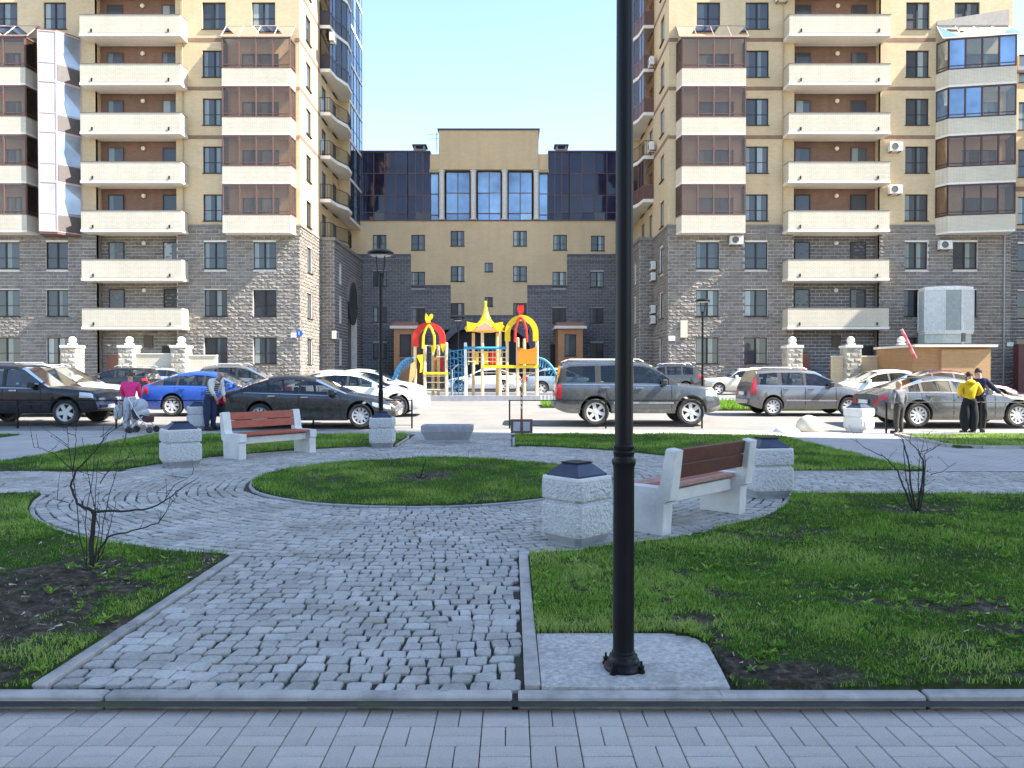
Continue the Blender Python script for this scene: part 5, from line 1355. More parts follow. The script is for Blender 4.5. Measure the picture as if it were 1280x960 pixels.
# concrete half balls
MB().lathe([(.30,0),(.33,.03),(.33,.12),(.29,.28),(.18,.40),(.05,.445),(.01,.45)], 20).build('concrete_ball', plain('cream_concrete', (.50,.46,.36), .9, bump=.6), loc=(pX(1011, 20.9), 20.9, 0), smooth=60, label='cream round-topped concrete bollard at the road edge', cat='bollard')
MB().lathe([(.36,0),(.34,.05),(.22,.14),(.08,.20),(.01,.21)], 9).build('concrete_ball', plain('white_concrete_plain', (.62,.61,.58), .9, var=.08, bump=.8), loc=(pX(984, 20.6), 20.6, 0), smooth=60, label='low worn concrete mound left of the cream bollard', cat='bollard')

# ------------------------------------------------------------------ fence by the road
def rail_fence(label, xs, y, grp='low black road fences'):
    e = empty('rail_fence', (xs[0], y, 0), label=label, cat='fence', group=grp)
    for x in xs:
        MB().bbox(x-xs[0]-.022, x-xs[0]+.022, -.02, .02, 0, .84, .004).build('post', blackm, e)
    MB().tube([(0, 0, .82), (xs[-1]-xs[0], 0, .82)], .014, 6).build('top_rail', blackm, e)
    MB().tube([(0, 0, .12), (xs[-1]-xs[0], 0, .12)], .009, 6).build('bottom_rail', blackm, e)
x0 = pX(515, 21.75)
rail_fence('low black rail fence along the road on the left', [x0-2.79*i for i in range(5, -1, -1)], 21.72)
rail_fence('low black rail fence in front of the muddy wagon', [pX(637, 21.7)+2.72*i for i in range(3)], 21.7)
rail_fence('low rail fence in front of the dusty grey saloon', [9.9, 12.4, 14.9], 20.3)
sg_ = empty('notice_stand', (pX(652, 18.9), 18.9, 0), label='small framed notice stand on a red post beside the path to the road', cat='sign')
MB().bbox(-.025, .025, -.02, .02, 0, 1.15, .003).build('post', plain('red_brown_post', (.30,.09,.05), .6), sg_)
MB().bbox(-.27, .27, -.045, -.021, .12, .46, .005).build('board', plain('brown_board', (.16,.08,.06), .7), sg_)
for s in (-1, 1): MB().box(s*.12-.085, s*.12+.085, -.052, -.046, .17, .40).build('notice_sheet', plain('pale_paper', (.42,.42,.46), .6), sg_)
rb = MB()
for i in range(4): rb.bbox(-.028+.004*i, .03+.004*i, -.024, .024, .72+.11*i, .78+.11*i, .003)
rb.build('ribbon', plain('white_tape', (.7,.66,.62), .6), sg_)

# ------------------------------------------------------------------ bushes
def bark(n='dark_bark', c=(.035,.027,.022)): return plain(n, c, .9, var=.35, nscale=20, bump=.8)
def bush(x, y, lab, limbs, twigs, h, px0, py0, Yd, seed):
    rn = random.Random(seed); z0 = .01
    e = empty('bare_shrub', (x, y, z0), label=lab, cat='shrub')
    sc = Yd/F
    segs = []
    for L_ in limbs:
        dy = rn.uniform(-.35, .35); pts = []; n = len(L_)-1
        for i, (a, b, rd) in enumerate(L_):
            pts.append((Vector(((a-px0)*sc, dy*(L_[0][1]-b)/(py0-520)*1.0 if py0 != b else 0, (py0-b)*sc)), rd))
        segs.append([(p_, r_*.85) for p_, r_ in pts])
    for pts in segs:
        P_ = []; Rr = []
        for (p, r1), (q, r2) in zip(pts, pts[1:]):
            for i in range(4):
                t = i/4; P_.append(p.lerp(q, t)+Vector((rn.uniform(-1,1), rn.uniform(-1,1), rn.uniform(-1,1)))*(.006 if (i or P_) else 0)); Rr.append(r1+(r2-r1)*t)
        P_.append(pts[-1][0]); Rr.append(pts[-1][1])
        m = MB().tube(P_, Rr, 7)
        br = m.build('branch', bark(), e)
        tw = MB(); 
        for i in range(2, len(P_)):
            for _ in range(rn.choice(twigs)):
                p = P_[i]; d = Vector((rn.uniform(-1,1), rn.uniform(-1,1), rn.uniform(.0,1.4))).normalized(); l = rn.uniform(.05, .22)*h
                q1 = p+d*l*.5+Vector((0,0,.01)); q2 = p+d*l+Vector((rn.uniform(-.03,.03), 0, .03))
                tw.tube([p, q1, q2], [.0028, .002, .001], 4)
                for q in (q1, q2):
                    if rn.random() < .6: tw.ell(q, (.004, .004, .008), 5, 4)
        if tw.v: tw.build('twigs', bark('twig_bark', (.07,.05,.04)), br, kind='stuff')
    return e
bx_, by_ = gr(112, 716)
bush(bx_, by_, 'bare dark shrub with spreading branches on the left lawn',
     [[(112,716,.024),(112,680,.022),(113,640,.018)], [(113,640,.016),(95,632,.012),(84,610,.010),(91,590,.009),(112,568,.006),(125,548,.004),(160,520,.002)],
      [(113,642,.014),(150,641,.010),(185,638,.008),(205,628,.006),(222,614,.005),(244,600,.002)], [(116,700,.010),(130,675,.009),(160,667,.007),(192,658,.006),(202,640,.003),(212,625,.002)],
      [(108,716,.006),(96,680,.005),(86,620,.004),(72,560,.003),(70,530,.002)], [(118,714,.005),(122,640,.004),(134,570,.003),(140,522,.0015)], [(91,590,.005),(98,560,.003),(104,530,.0015)], [(125,548,.004),(146,530,.002),(150,505,.001)], [(205,628,.004),(214,610,.003),(236,596,.0015)], [(110,712,.005),(114,630,.003),(116,575,.002)], [(106,714,.005),(99,660,.004),(100,600,.003),(102,560,.002)], [(116,712,.006),(128,660,.004),(124,600,.003),(122,545,.002)],
      [(91,590,.006),(72,572,.004),(52,562,.0025),(42,561,.0015)], [(124,606,.005),(140,585,.004),(170,570,.002)], [(84,630,.004),(66,626,.0025)], [(118,706,.005),(128,690,.004),(136,655,.003),(142,630,.002)]],
     [0,0,1], 1.0, 112, 716, by_, 5)
bx_, by_ = gr(1147, 645)
bush(bx_, by_, 'bare shrub with many thin upright stems on the right lawn',
     [[(1145,645,.016),(1132,615,.012),(1122,590,.009),(1105,572,.006),(1080,560,.004),(1062,548,.002)], [(1147,645,.016),(1138,610,.012),(1133,575,.009),(1125,550,.005),(1112,540,.003)],
      [(1148,645,.016),(1149,610,.012),(1147,575,.009),(1136,560,.006),(1122,548,.004),(1105,536,.002)], [(1150,645,.014),(1158,620,.010),(1164,590,.008),(1166,570,.005),(1182,562,.003),(1200,552,.002)],
      [(1164,595,.006),(1176,592,.004),(1194,578,.002)], [(1144,645,.010),(1134,600,.007),(1130,560,.004),(1128,540,.002)], [(1152,645,.008),(1160,600,.005),(1163,575,.003)], [(1150,645,.010),(1143,600,.006),(1140,570,.004),(1143,545,.002)],
      [(1128,636,.006),(1118,622,.004),(1100,612,.002)]],
     [0,0,1,1], .9, 1147, 645, by_, 9)
bx_, by_ = gr(525, 600)
bush(bx_, by_, 'tiny bare sapling stub in the middle of the round grass island', [[(525,600,.02),(528,590,.012),(533,575,.004)], [(524,600,.012),(518,592,.005)], [(527,600,.012),(536,594,.004)]], [0, 1], .4, 525, 600, by_, 3)

# ------------------------------------------------------------------ playground
PG = 36.5; pz = tz(PG)
cream_p = plain('cream_wood_post', (.66,.52,.32), .6, var=.12); ylw = plain('yellow_plywood', (.80,.55,.02), .4, var=.06); redp = plain('red_plywood', (.62,.03,.02), .4, var=.06)
orp = plain('orange_plywood', (.80,.24,.02), .4, var=.06); pnk = plain('pink_plywood', (.72,.35,.25), .4, var=.06); blu = plain('blue_painted_steel', (.04,.28,.55), .4, var=.06); pgrey = plain('playground_kerb', (.30,.30,.32), .9)
gx = lambda p: pX(p, PG); gz_ = lambda y: pZ(y, PG)
MB().box(gx(484), gx(706), PG-1.2, PG-1.0, pz-.3, pz+.22).box(gx(484), gx(706), PG+5, PG+5.2, pz-.3, pz+.2).build('playground_kerb', pgrey, kind='structure')
MB().box(gx(484), gx(706), PG-1.0, PG+5, pz-.3, pz+.03).build('playground_ground', plain('playground_sand', (.42,.38,.30), .95), kind='structure')
pg = empty('climbing_castle', (gx(600), PG, 0), label='colourful wooden climbing castle with red arch, yellow pagoda roof and yellow arch', cat='playground castle')
pg.location = (0, 0, 0)
def post(p, y0, yt, dz=0, m=None, r=.075): MB().lathe([(r, pz), (r, gz_(yt)-.04), (r*.5, gz_(yt))], 10).build('post', m or cream_p, pg, loc=(gx(p), PG+dz, 0))
for p, t, d in ((519, 428, 0), (531, 432, 0), (545, 430, 1.2), (558, 428, 0), (582, 428, .0), (603, 414, 0), (621, 414, 1.3), (590, 414, 1.3), (625, 414, 0), (634, 424, 0), (647, 422, 0), (656, 422, 1.3), (671, 424, 0), (538, 432, 1.2)):
    post(p, 500, t, d, plain('pale_blue_post', (.62,.70,.70), .6) if p == 582 else None)
def arch(nm, pa, pb, py_base, py_top, mat, y, wd=.36, dz=.5):
    m = MB(); xc = (gx(pa)+gx(pb))/2; rx = (gx(pb)-gx(pa))/2; zb_ = gz_(py_base); rz = gz_(py_top)-zb_; n = 18; ri = []
    st = zb_+.0
    for i in range(n+1):
        a = math.pi*i/n; c, s = math.cos(a), math.sin(a)
        ri.append([(xc+rx*c, y, zb_+rz*s), (xc+(rx-wd)*c, y, zb_+(rz-wd)*s), (xc+(rx-wd)*c, y+dz, zb_+(rz-wd)*s), (xc+rx*c, y+dz, zb_+rz*s)])
    ri = [[(p[0], p[1], p[2]-.35) for p in ri[0]]]+ri+[[(p[0], p[1], p[2]-.35) for p in ri[-1]]]
    m.loft(ri); return m.build(nm, mat, pg)
arch('arch', 516, 556.5, 424, 403, redp, PG-.12, .26)
arch('arch', 631, 673, 417, 394, ylw, PG-.12, .26)
for pc, pt, pb, mat in ((536.5, 408, 428, ylw), (651, 398, 420, redp)):
    m = MB()
    for s in (-1, 1): m.tube([(gx(pc)+s*.28, PG-.2, gz_(pb)-.3), (gx(pc)+s*.26, PG-.2, gz_(pb)+.3), (gx(pc)+s*.12, PG-.2, gz_(pt)-.1), (gx(pc), PG-.2, gz_(pt)+.05)], .06, 8)
    m.build('inner_arch', mat, pg)
# finials: cockerel and crown shapes cut from board
def board(nm, pts, mat, y, t=.06):
    m = MB(); m.loft([[(gx(p), y, gz_(q)) for p, q in pts], [(gx(p), y+t, gz_(q)) for p, q in pts]]); return m.build(nm, mat, pg)
board('finial', [(534,404),(532,400),(532,396),(533,392),(535,394),(536.5,397),(538,394),(540,392.5),(542,394),(541.5,398),(538.5,401),(538.5,404)], ylw, PG-.22)
board('finial', [(649,394),(647,390),(646.5,386),(648,381),(650,384),(651,380.5),(652,384),(654,381),(655,386),(654.5,390),(652.5,394)], redp, PG-.22)
# pagoda roof
m = MB(); xc = gx(606.5); yc = PG+.65; prof = [(1.0, gz_(413.5)), (.93, gz_(415)), (.80, gz_(411)), (.62, gz_(408)), (.30, gz_(399)), (.14, gz_(390)), (.07, gz_(382)), (.05, gz_(378)), (.075, gz_(377)), (.075, gz_(375.5)), (.02, gz_(374.8))]
n = 12; rings = []
for k, (f, z) in enumerate(prof):
    rg = []
    for i in range(n):
        a = 2*math.pi*(i+.5)/n; corner = abs(math.cos(2*a)) if False else abs(math.sin(2*a)); lift = .32*corner if k == 0 else (.10*corner if k == 1 else 0); ex = 1+.18*corner if k < 3 else 1
        rg.append((xc+f*.95*ex*math.cos(a), yc+f*.95*ex*math.sin(a), z+lift))
    rings.append(rg)
m.loft(rings); m.build('pagoda_roof', ylw, pg, smooth=25)
board('roof_gable', [(593,413.5),(600,408),(606.5,403),(613,408),(619,413.5)], pnk, yc-1.02-.05)
board('roof_horn', [(584,402.5),(585,413),(589,415),(592,413.5),(598,407),(602,400),(597,405),(590,404)], ylw, PG-.40); board('roof_horn', [(629,403),(628,413),(624,415),(621,413.5),(615,407),(611,400),(616,405),(623,404)], ylw, PG-.40)
MB().box(gx(647), gx(671), PG-.14, PG-.09, gz_(455.5), gz_(438)).build('panel', orp, pg)
board('panel', [(647,438),(647,433),(653,436),(659,437),(665,436),(671,433),(671,438)], orp, PG-.14, .05)
for a, b, y0, y1, mt in ((611, 622, 455, 438, redp), (603, 609, 455, 438, ylw), (592, 596, 455, 440, ylw), (536, 545, 463, 446, orp), (545.5, 551, 463, 447, redp)): MB().box(gx(a), gx(b), PG+1.35, PG+1.4, gz_(y0), gz_(y1)).build('panel', mt, pg)
for p, q in (((539,432),(545,432)),((551,430),(557,430))):
    board('bracket', [(p[0],p[1]),(q[0],q[1]),(q[0]-1,q[1]+7),(q[0]-3,q[1]+11),(p[0]+1,p[1]+6)], ylw, PG-.15)
board('bracket', [(521,444),(530,443),(529,452),(528,465),(525,466),(526,455),(523,449)], ylw, PG-.15)
board('bracket', [(514,455),(519,452),(520,460),(518,470),(515,478),(511,484),(512,472)], plain('tan_plywood', (.55,.38,.14), .5), PG-.15)
MB().box(gx(602), gx(673), PG-.1, PG+1.4, gz_(460), gz_(456.5)).build('deck', ylw, pg); MB().box(gx(529), gx(560), PG-.1, PG+1.3, gz_(468), gz_(465)).build('deck', ylw, pg)
r_ = MB()
for y, a, b in ((432, 530, 560), (440, 583, 634), (447, 583, 634), (452, 583, 634), (466, 602, 672), (446, 545, 560), (470, 530, 560), (478, 530, 560), (487, 530, 560)): r_.tube([(gx(a), PG, gz_(y)), (gx(b), PG, gz_(y))], .025, 6)
for a in range(586, 634, 6): r_.tube([(gx(a), PG, gz_(437)), (gx(a), PG, gz_(456))], .014, 5)
for a in (656,): pass
r_.build('handrail', cream_p, pg)
m = MB()   # blue climbing net and top bar
m.tube([(gx(580), PG-.05, gz_(435)), (gx(632), PG-.05, gz_(435))], .07, 6)
for i in range(7): m.tube([(gx(560), PG+.2, gz_(440+i*9)), (gx(582), PG+.2, gz_(436+i*9.5))], .02, 5)
for i in range(5): m.tube([(gx(562+i*5), PG+.2, gz_(437)), (gx(564+i*4.5), PG+.2, gz_(498))], .02, 5)
for i in range(6): m.tube([(gx(560), PG+.25, gz_(436+i*8)), (gx(581), PG+.25, gz_(446+i*8))], .018, 5)
m.build('climbing_net', blu, pg)
m = MB(); m.tube([(gx(566), PG-.3, gz_(499)), (gx(566), PG-.3, gz_(462)), (gx(574), PG-.3, gz_(455))], .03, 6); m.build('ladder_rail', plain('grey_steel', (.25,.25,.26), .4), pg)
def slide(label, p0, p1, m0, flip):
    e = empty('arched_climber', (0,0,0), label=label, cat='climbing arch', group='blue arched climbers')
    m = MB(); n = 12
    for k, yy in enumerate((PG+.3, PG+1.2)):
        pts = []
        for i in range(n+1):
            a = (math.pi/2)*i/n; pts.append((gx(p0)+(gx(p1)-gx(p0))*math.sin(a), yy, pz+(gz_(447)-pz)*math.cos(a)))
        m.tube(pts, .05, 6)
    m.build('side_rail', blu, e); m2 = MB()
    for i in range(n+1):
        a = (math.pi/2)*i/n; x = gx(p0)+(gx(p1)-gx(p0))*math.sin(a); z = pz+(gz_(447)-pz)*math.cos(a); m2.tube([(x, PG+.3, z), (x, PG+1.2, z)], .03, 5)
        x2 = gx(p0)+(gx(p1)-gx(p0))*math.sin(a)*.78; z2 = pz+(gz_(447)-pz)*math.cos(a)*.78; m2.tube([(x, PG+.3, z), (x2, PG+.3, z2)], .025, 5)
    m2.build('rung', blu, e)
slide('blue arched climber left of the climbing castle', 513, 487, 0, 0)
slide('blue arched climber right of the climbing castle, behind the muddy wagon', 672, 702, 0, 0)
# lit lawns beyond the road with white pickets
def far_lawn(label, x0, x1, y0, y1, n):
    x = rng.uniform(x0, x1, n); y = rng.uniform(y0, y1, n); z = np.interp(y, _ty, _tz)+.06; h = rng.uniform(.05, .13, n); a = rng.uniform(0, 6.28, n); wv = .03
    V = np.stack([np.stack([x-np.cos(a)*wv, y-np.sin(a)*wv, z], 1), np.stack([x+np.cos(a)*wv, y+np.sin(a)*wv, z], 1), np.stack([x+rng.normal(0,.03,n), y, z+h], 1)], 1).reshape(-1, 3)
    i = np.arange(n)*3; t = np.clip(rng.normal(.6, .15, n), 0, .95)
    ob('grass', npmesh('grass', V, np.stack([i, i+1, i+2], 1), grassm, np.repeat(t, 3)), label=label, cat='lawn grass', kind='stuff')
    MB().box(x0, x1, y0, y1, -.3, .0).build('lawn_ground', None) if False else None
    g = MB(); ya_ = [y0, min(y1, 43), y1] if y1 > 43 else [y0, y1]
    g.add([(x0,y0,tz(y0)+.05),(x1,y0,tz(y0)+.05),(x1,y1,tz(y1)+.05),(x0,y1,tz(y1)+.05),(x0,y0,tz(y0)-.05),(x1,y0,tz(y0)-.05)], [(0,1,2,3),(4,5,1,0)])
    g.build('lawn_ground', plain('lit_lawn_soil', (.05,.075,.02), .95, var=.4, nscale=3), kind='structure')
far_lawn('sunlit grass behind the muddy wagon and the grey people carrier', 7.4, 16, 28.3, 34, 26000)
far_lawn('sunlit grass below the small black hatchback', -18, -14.4, 28.5, 36, 9000)
far_lawn('small sunlit grass patch right of the playground', 1.2, 4.2, 30, 32.5, 7000)
def pickets(label, x0, x1, y):
    e = empty('picket_fence', (x0, y, tz(y)), label=label, cat='fence', group='white pickets')
    m = MB(); n = int((x1-x0)/.16)
    for i in range(n): m.box(i*.16, i*.16+.07, 0, .02, 0, .36)
    m.build('picket', plain('white_picket', (.66,.64,.60), .7), e, kind='stuff')
    MB().box(0, x1-x0, .021, .035, .2, .24).build('rail', plain('white_picket', (.66,.64,.60), .7), e)
pickets('low white picket edging behind the grey people carrier', 7.8, 13, 33.0)
pickets('low white picket edging right of the playground', 1.2, 4.0, 32.4)

# ------------------------------------------------------------------ gate posts, walls, booth
def gate_post(px_, y, label, top=424, wdt=None):
    Yp = 44.0; x = pX(px_, Yp); z = tz(Yp); h = pZ(432, Yp)
    e = empty('gate_post', (x, Yp, 0), label=label, cat='gate post', group='stone gate posts with balls')
    hw = .42
    m = MB().box(-hw, hw, -hw, hw, z-.1, h-.02).build('core', mortar, e)
    blocks('stone_blocks', pillarstone, e, ('y', -hw-.0), -hw, hw, z, h-.15, bw=.42, bh=.3, rough=.06)
    blocks('stone_blocks', pillarstone, e, ('x', hw, 1), -hw, hw, z, h-.15, bw=.42, bh=.3, rough=.06)
    blocks('stone_blocks', pillarstone, e, ('x', -hw, -1), -hw, hw, z, h-.15, bw=.42, bh=.3, rough=.06)
    MB().bbox(-hw-.07, hw+.07, -hw-.07, hw+.07, h-.149, h, .02).build('cap', stucco, e); MB().bbox(-.2, .2, -.2, .2, h+.001, h+.12, .02).build('neck', stucco, e)
    MB().ell((0,0,h+.30), (.22,.22,.22), 18, 12).build('ball', stucco, e, smooth=60)
gate_post(91, 0, 'stone gate post with white ball, leftmost of the three before the left tower')
gate_post(162, 0, 'stone gate post with white ball in the middle before the left tower')
gate_post(227, 0, 'stone gate post with white ball, rightmost of the three before the left tower')
gate_post(990, 0, 'stone gate post with white ball, leftmost before the right tower')
gate_post(1063, 0, 'stone gate post with white ball in the middle before the right tower')
gate_post(1126, 0, 'stone gate post with white ball behind the red barrier arm')
def low_wall(label, a, b, ytop, mat, Yp=44.0):
    e = empty('low_wall', (0,0,0), label=label, cat='wall', group='low brick walls')
    MB().box(pX(a, Yp)+.43, pX(b, Yp)-.43, Yp-.12, Yp+.12, .2, pZ(ytop, Yp)).build('wall', mat, e); MB().box(pX(a, Yp)+.43, pX(b, Yp)-.43, Yp-.16, Yp+.16, pZ(ytop, Yp)+.001, pZ(ytop, Yp)+.06).build('coping', stucco, e)
low_wall('low pale brick wall between the second and third left gate posts', 162, 227, 443, cream)
low_wall('low pale brick wall right of the third left gate post', 227, 281, 445, cream)
low_wall('low tan brick wall between the second and third right gate posts', 1063, 1126, 446, tan)
low_wall('low tan brick wall left of the middle right gate post', 1030, 1063, 446, tan)
bt = empty('brick_booth', (0,0,0), label='orange brick booth with flat roof below the white glass bay', cat='booth')
YB = 40.0
MB().box(pX(1141, YB), pX(1237, YB), YB, YB+4, tz(YB)-.1, pZ(434, YB)).build('wall', brick('booth_brick', (.44,.21,.07), (.36,.16,.05), (.36,.26,.15), stain=.15, ms=.014), bt)
MB().box(pX(1175, YB), pX(1236, YB), YB-.14, YB-.0005, tz(YB)-.1, pZ(437, YB)).build('pilaster', brick('booth_brick_light', (.52,.28,.11), (.45,.23,.085), (.42,.31,.18), stain=.15, ms=.014), bt)
MB().box(pX(1139, YB), pX(1242, YB), YB-.35, YB+4.2, pZ(433.9, YB), pZ(431, YB)).build('roof', stucco, bt); MB().box(pX(1139, YB), pX(1242, YB), YB-.2, YB+4.2, pZ(430.9, YB), pZ(430, YB)).build('roof_edge', plain('dark_flashing', (.08,.05,.05), .5), bt)
MB().box(pX(1273, 46), pX(1330, 46), 46, 46.5, .3, pZ(430, 46)).build('annex', plain('maroon_panel', (.09,.03,.03), .5), bt)
# lamp and box on a thin mast before the bay
ms = empty('camera_mast', (pX(1203, 44.5), 44.5, .4), label='thin white mast with grey box in front of the white glass bay', cat='mast')
MB().tube([(0,0,0), (0,0,4.1)], .045, 8).build('mast', plain('white_frame', (.68,.70,.68), .4), ms); MB().bbox(-.10, .10, -.12, 0, 3.0, 3.5, .01).build('box', plain('grey_fan_grille', (.12,.12,.12), .5), ms)
MB().ell((-.05,-.1,1.45), (.2,.12,.25), 8, 6).build('bracket', plain('white_frame', (.68,.70,.68), .4), ms)
ba = empty('barrier', (pX(1142, 39), 39, tz(39)), label='raised red and white striped barrier arm left of the brick booth', cat='barrier')
MB().bbox(-.15, .15, -.15, .15, 0, 1.05, .02).build('post', plain('barrier_grey', (.4,.4,.4), .5), ba)
A = Vector((0, -.2, pZ(448, 39)-tz(39))); Bv = Vector((pX(1124, 39)-pX(1142, 39), -.2, pZ(412, 39)-tz(39)))
for i in range(6): MB().tube([A.lerp(Bv, i/6), A.lerp(Bv, (i+1)/6)], .075, 8).build('arm_segment', plain('barrier_red', (.62,.10,.12), .4) if i % 2 == 0 else plain('barrier_pink', (.66,.22,.24), .4), ba)

# ------------------------------------------------------------------ people
skin_m = plain('skin', (.50,.30,.22), .6, var=.05)
def skinmesh(name, chains, mat, parent, sub=2, root=0):
    """chains: list of lists of (point, radius[,ry]); shared points merge"""
    V, E, Rd = [], [], []
    def vid(p, r):
        for i, q in enumerate(V):
            if (Vector(q)-Vector(p)).length < 1e-4: return i
        V.append(tuple(p)); Rd.append(r if isinstance(r, tuple) else (r, r)); return len(V)-1
    for c in chains:
        ids = [vid(p, r) for p, r in c]; E += [(a, b) for a, b in zip(ids, ids[1:])]
    me = bpy.data.meshes.new(name); me.from_pydata(V, E, []); me.materials.append(mat)
    o = ob(name, me, parent)
    sk_ = o.modifiers.new('skin', 'SKIN'); sk_.use_smooth_shade = True
    if not me.skin_vertices: 
        bm = bmesh.new(); bm.from_mesh(me); bm.verts.layers.skin.verify(); bm.to_mesh(me); bm.free()
    for i, sv in enumerate(me.skin_vertices[0].data): sv.radius = Rd[i]; sv.use_root = (i == root)
    ss = o.modifiers.new('sub', 'SUBSURF'); ss.levels = sub; ss.render_levels = sub
    if name != 'body':
        tx = bpy.data.textures.get('folds') or bpy.data.textures.new('folds', 'CLOUDS'); tx.noise_scale = .09; tx.noise_depth = 2
        dm = o.modifiers.new('folds', 'DISPLACE'); dm.texture = tx; dm.strength = .014; dm.mid_level = .5; dm.texture_coords = 'LOCAL'
    return o
def person(x, y, rz, h, label, cl_top, cl_leg, hair, pose, shoe=None, sleeve=None, bald=False, hood=False, vest=None):
    """faces -Y locally. pose: dict of joint overrides in units of height 1"""
    e = empty('person', (x, y, tz(y)), rz, label=label, cat='person')
    J = dict(pel=(0,0,.53), wai=(0,0,.62), che=(0,.0,.74), nec=(0,0,.83), hea=(0,-.005,.90), top=(0,-.005,.965),
             hl=(-.055,0,.51), kl=(-.06,-.01,.28), al=(-.06,0,.05), tl=(-.065,-.10,.02), hr=(.055,0,.51), kr=(.06,-.01,.28), ar=(.06,0,.05), tr=(.065,-.10,.02),
             sl=(-.105,0,.80), el=(-.135,.01,.64), wl=(-.14,-.04,.49), sr=(.105,0,.80), er=(.135,.01,.64), wr=(.14,-.04,.49))
    J.update(pose); J = {k: Vector(v)*h for k, v in J.items() if k != 'tw'}
    q = lambda k, r: (J[k], r*h)
    arm = lambda s, k=1, add=0: [q('nec', .034+add*.3), q('s'+s, .030+add), q('e'+s, .024*k+add), q('w'+s, .016*k+add)]
    ch = [[q('pel', .072), q('wai', .062), q('che', .075), q('nec', .029), q('hea', .050), q('top', .038)]]
    for s in 'lr':
        ch.append([q('pel', .072), q('h'+s, .052), q('k'+s, .036), q('a'+s, .019), q('t'+s, .013)]); ch.append([q('che', .075), q('s'+s, .032), q('e'+s, .024), q('w'+s, .016)])
        d = (J['w'+s]-J['e'+s]).normalized(); pb = J['w'+s]+d*.035*h; ch[-1].append((pb, .019*h))
        side = Vector((1,0,0)).cross(d).normalized(); 
        for i in range(4): 
            base = pb+side*(i-1.5)*.010*h+d*.012*h; tip = base+d*(.030-.004*abs(i-1.4))*h+Vector((-.006 if s == 'l' else .006, -.006, 0))*h*0.5
            ch.append([(pb, .019*h), (base, .0055*h), (tip, .0045*h)])
        ch.append([(pb, .019*h), (pb+side*.022*h-d*.004*h, .0055*h), (pb+side*.03*h+d*.014*h, .005*h)])
    skinmesh('body', ch, skin_m, e)
    # clothing
    skinmesh('trousers', [[q('wai', .066), q('pel', .082), q('h'+'l', .062), q('kl', pose.get('tw', .046)*h), ((J['al']*1+Vector((0,0,-.008))*h), pose.get('tw', .046)*.85*h)], [q('pel', .082), q('hr', .062), q('kr', pose.get('tw', .046)*h), ((J['ar']*1+Vector((0,0,-.008))*h), pose.get('tw', .046)*.85*h)]], cl_leg, e)
    tb = .012
    tch = [[q('pel', .086 if not vest else .080), q('wai', .080), q('che', .090), (J['che'].lerp(J['nec'], .75), .050*h)]]
    for s in 'lr':
        tch.append([q('che', .090), q('s'+s, .046), q('e'+s, .040), (J['w'+s].lerp(J['e'+s], .12), .032*h)])
    if vest:
        skinmesh('shirt', tch, sleeve, e); skinmesh('vest', [[q('pel', .088), q('wai', .092), q('che', .102), (J['che'].lerp(J['nec'], .8), .056*h)], [q('che', .102), (J['che'].lerp(J['sl'], .8), .055*h)], [q('che', .102), (J['che'].lerp(J['sr'], .8), .055*h)]], vest, e)
    else: skinmesh('top', tch, cl_top, e)
    hd = J['hea'].lerp(J['top'], .45); ax = (J['top']-J['hea']).normalized()
    Mh = Matrix.Translation(hd) @ ax.to_track_quat('Z', 'Y').to_matrix().to_4x4()
    if not bald: 
        m = MB(); m.ell((0, .012*h, .008*h), (.052*h, .056*h, .062*h), 14, 10, Mh); m.ell((0, .022*h, -.032*h), (.050*h, .040*h, .055*h), 12, 8, Mh); m.build('hair', hair, e, smooth=60)
    else:
        m = MB(); m.ell((0, .022*h, -.01*h), (.051*h, .044*h, .035*h), 12, 8, Mh); m.build('hair', hair, e, smooth=60)
    f = MB(); f.ell((0, -.052*h, -.01*h), (.008*h, .012*h, .012*h), 6, 5, Mh)
    for s in (-1, 1): f.ell((s*.052*h, 0, -.005*h), (.008*h, .012*h, .018*h), 6, 5, Mh)
    f.build('nose_and_ears', skin_m, e, smooth=60)
    m = MB()
    for s in (-1, 1): m.ell((s*.019*h, -.048*h, .004*h), (.006*h, .004*h, .004*h), 6, 5, Mh)
    m.ell((0, -.048*h, -.030*h), (.014*h, .004*h, .004*h), 6, 5, Mh); m.build('eyes_and_mouth', plain('dark_features', (.06,.025,.02), .5), e)
    if hood:
        m = MB(); m.ell(tuple(J['nec']+Vector((0,.035,-.005))*h), (.075*h, .055*h, .045*h), 12, 8); m.build('hood', cl_top, e, smooth=60)
    for s in 'lr':
        a, b = J['a'+s], J['t'+s]; m = MB(); c = (a+b)/2; d = (b-a); an = math.atan2(d.y, d.x)
        M = Matrix.Translation((c.x, c.y, 0)) @ Matrix.Rotation(an, 4, 'Z'); m.bbox(-.088*h, .085*h, -.034*h, .034*h, 0, .058*h, .014*h, M); m.build('shoe', shoe or plain('black_shoe', (.02,.02,.02), .6), e)
    return e
hairbr = plain('brown_hair', (.10,.05,.03), .7, var=.3); hairdk = plain('dark_hair', (.03,.02,.015), .7, var=.3); hairbl = plain('blond_hair', (.45,.25,.12), .7); hairgr = plain('grey_hair', (.25,.22,.2), .8)
pk_ = plain('pink_cloth', (.74,.04,.20), .9, var=.12, nscale=9); gyt = plain('pale_grey_cloth', (.50,.50,.53), .9, var=.1, nscale=9)
person(pX(163, 20.7), 20.7, R(180+12), 1.63, 'woman in a pink top and pale grey trousers seen from behind with a pushchair', pk_, gyt, hairbr,
       dict(tw=.044, el=(-.13,-.03,.66), wl=(-.12,-.12,.55), er=(.14,-.03,.66), wr=(.11,-.13,.56), sl=(-.115,0,.79), sr=(.115,0,.79)), shoe=plain('brown_shoe', (.16,.10,.07), .7))
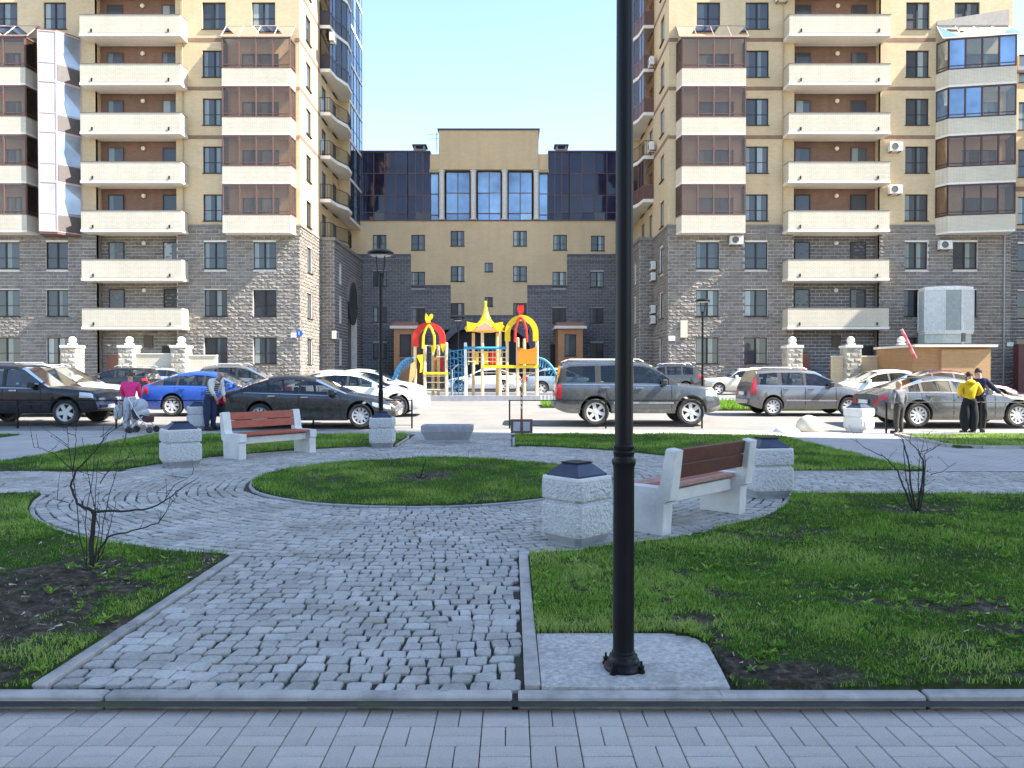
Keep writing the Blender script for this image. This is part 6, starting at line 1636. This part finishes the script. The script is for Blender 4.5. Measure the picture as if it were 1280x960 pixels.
# striped vest
g = NG('striped_knit'); wv = g.n('ShaderNodeTexWave', bands_direction='Z'); wv.inputs['Scale'].default_value = 5.5; g.l(g.coord(), wv.inputs[0]); g.col(g.ramp(wv.outputs['Fac'], [(.4, (.03,.03,.035)), (.6, (.35,.34,.33))])); g.set(Roughness=.9)
person(pX(262, 21.2), 21.2, R(62), 1.72, 'man in a striped vest leaning over the boot of the dark grey saloon', None, plain('navy_jeans', (.02,.03,.07), .8), hairgr,
       dict(tw=.037, wai=(0,-.05,.62), che=(0,-.12,.73), nec=(0,-.19,.81), hea=(0,-.25,.86), top=(0,-.29,.915), sl=(-.10,-.16,.79), sr=(.10,-.16,.79), el=(-.12,-.17,.65), wl=(-.10,-.24,.54), er=(.12,-.15,.65), wr=(.11,-.20,.52)), vest=g.m, sleeve=plain('white_tshirt', (.66,.62,.58), .9), bald=True)
person(pX(1122, 20.2), 20.1, R(200), 1.40, 'child in a grey jacket with white sleeves beside the plain white bin', plain('grey_jacket', (.16,.165,.17), .9, var=.35, nscale=8), plain('dark_trousers', (.05,.045,.04), .9), hairbl,
       dict(tw=.038, el=(-.16,.0,.66), wl=(-.14,-.04,.54), er=(.16,0,.66), wr=(.15,-.02,.54), kl=(-.06,-.03,.28)), sleeve=plain('white_tshirt', (.66,.62,.58), .9), vest=None)
person(pX(1212, 19.9), 19.9, R(172), 1.64, 'woman in a yellow jacket and wide black trousers seen from behind', plain('yellow_jacket', (.72,.44,.01), .8, var=.12, nscale=8), plain('black_cloth', (.012,.012,.013), .9), hairdk,
       dict(tw=.056, el=(.0-.165,.03,.68), wl=(-.10,-.05,.62), er=(.15,.02,.66), wr=(.10,-.06,.60), sl=(-.115,0,.79), sr=(.115,0,.79)), hood=True)
person(pX(1223, 20.5), 20.5, R(150), 1.74, 'man in dark blue with one hand held out beside the woman in yellow', plain('navy_jumper', (.015,.022,.06), .9), plain('black_cloth', (.012,.012,.013), .9), hairdk,
       dict(tw=.042, er=(.14,0,.66), wr=(.10,-.06,.55), el=(-.20,-.04,.68), wl=(-.31,-.10,.60)))
# pushchair
pc = empty('pushchair', (pX(181, 20.6), 20.45, 0), R(0), label='pushchair with a grey blanket beside the woman in pink', cat='pushchair')
m = MB()
for s in (-.2, .2): m.tube([(-.28, s, .95), (-.05, s, .50), (.28, s, .10)], .013, 6).tube([(-.25, s, .10), (.1, s, .45)], .013, 6)
m.tube([(-.28,-.2,.95),(-.28,.2,.95)], .015, 6); m.build('frame', plain('white_frame', (.68,.70,.68), .4), pc)
for x_ in (-.25, .28):
    for s in (-.2, .2): MB().lathe([(.05,-.02),(.085,-.02),(.09,0),(.085,.02),(.05,.02)], 14, Matrix.Translation((x_, s, .09)) @ Matrix.Rotation(R(90), 4, 'X')).build('wheel', tyre_m, pc)
MB().loft([[(-.15,-.19,.38),(.22,-.19,.28),(.22,.19,.28),(-.15,.19,.38)], [(-.22,-.19,.62),(.24,-.17,.42),(.24,.17,.42),(-.22,.19,.62)]]).build('seat', plain('plum_cloth', (.08,.035,.04), .9), pc)
m = MB(); m.ell((-.08, 0, .72), (.22, .21, .20), 14, 9); m.ell((-.02, 0, .52), (.20,.20,.16), 12, 8); m.build('blanket', plain('crumpled_grey_blanket', (.42,.43,.46), .95, var=.25, nscale=9, bump=1.0, bscale=20), pc, smooth=60)
m = MB(); m.ell((0, 0, .55), (.11,.14,.22), 10, 8).tube([(0,0,.72),(.03,0,.86)], .012, 5); m.build('carrier_bag', plain('grey_bag', (.40,.40,.42), .8, bump=.6, bscale=30), None, loc=(pX(150, 20.7), 20.6, 0), smooth=60, label='pale grey shopping bag held by the woman in pink', cat='bag')
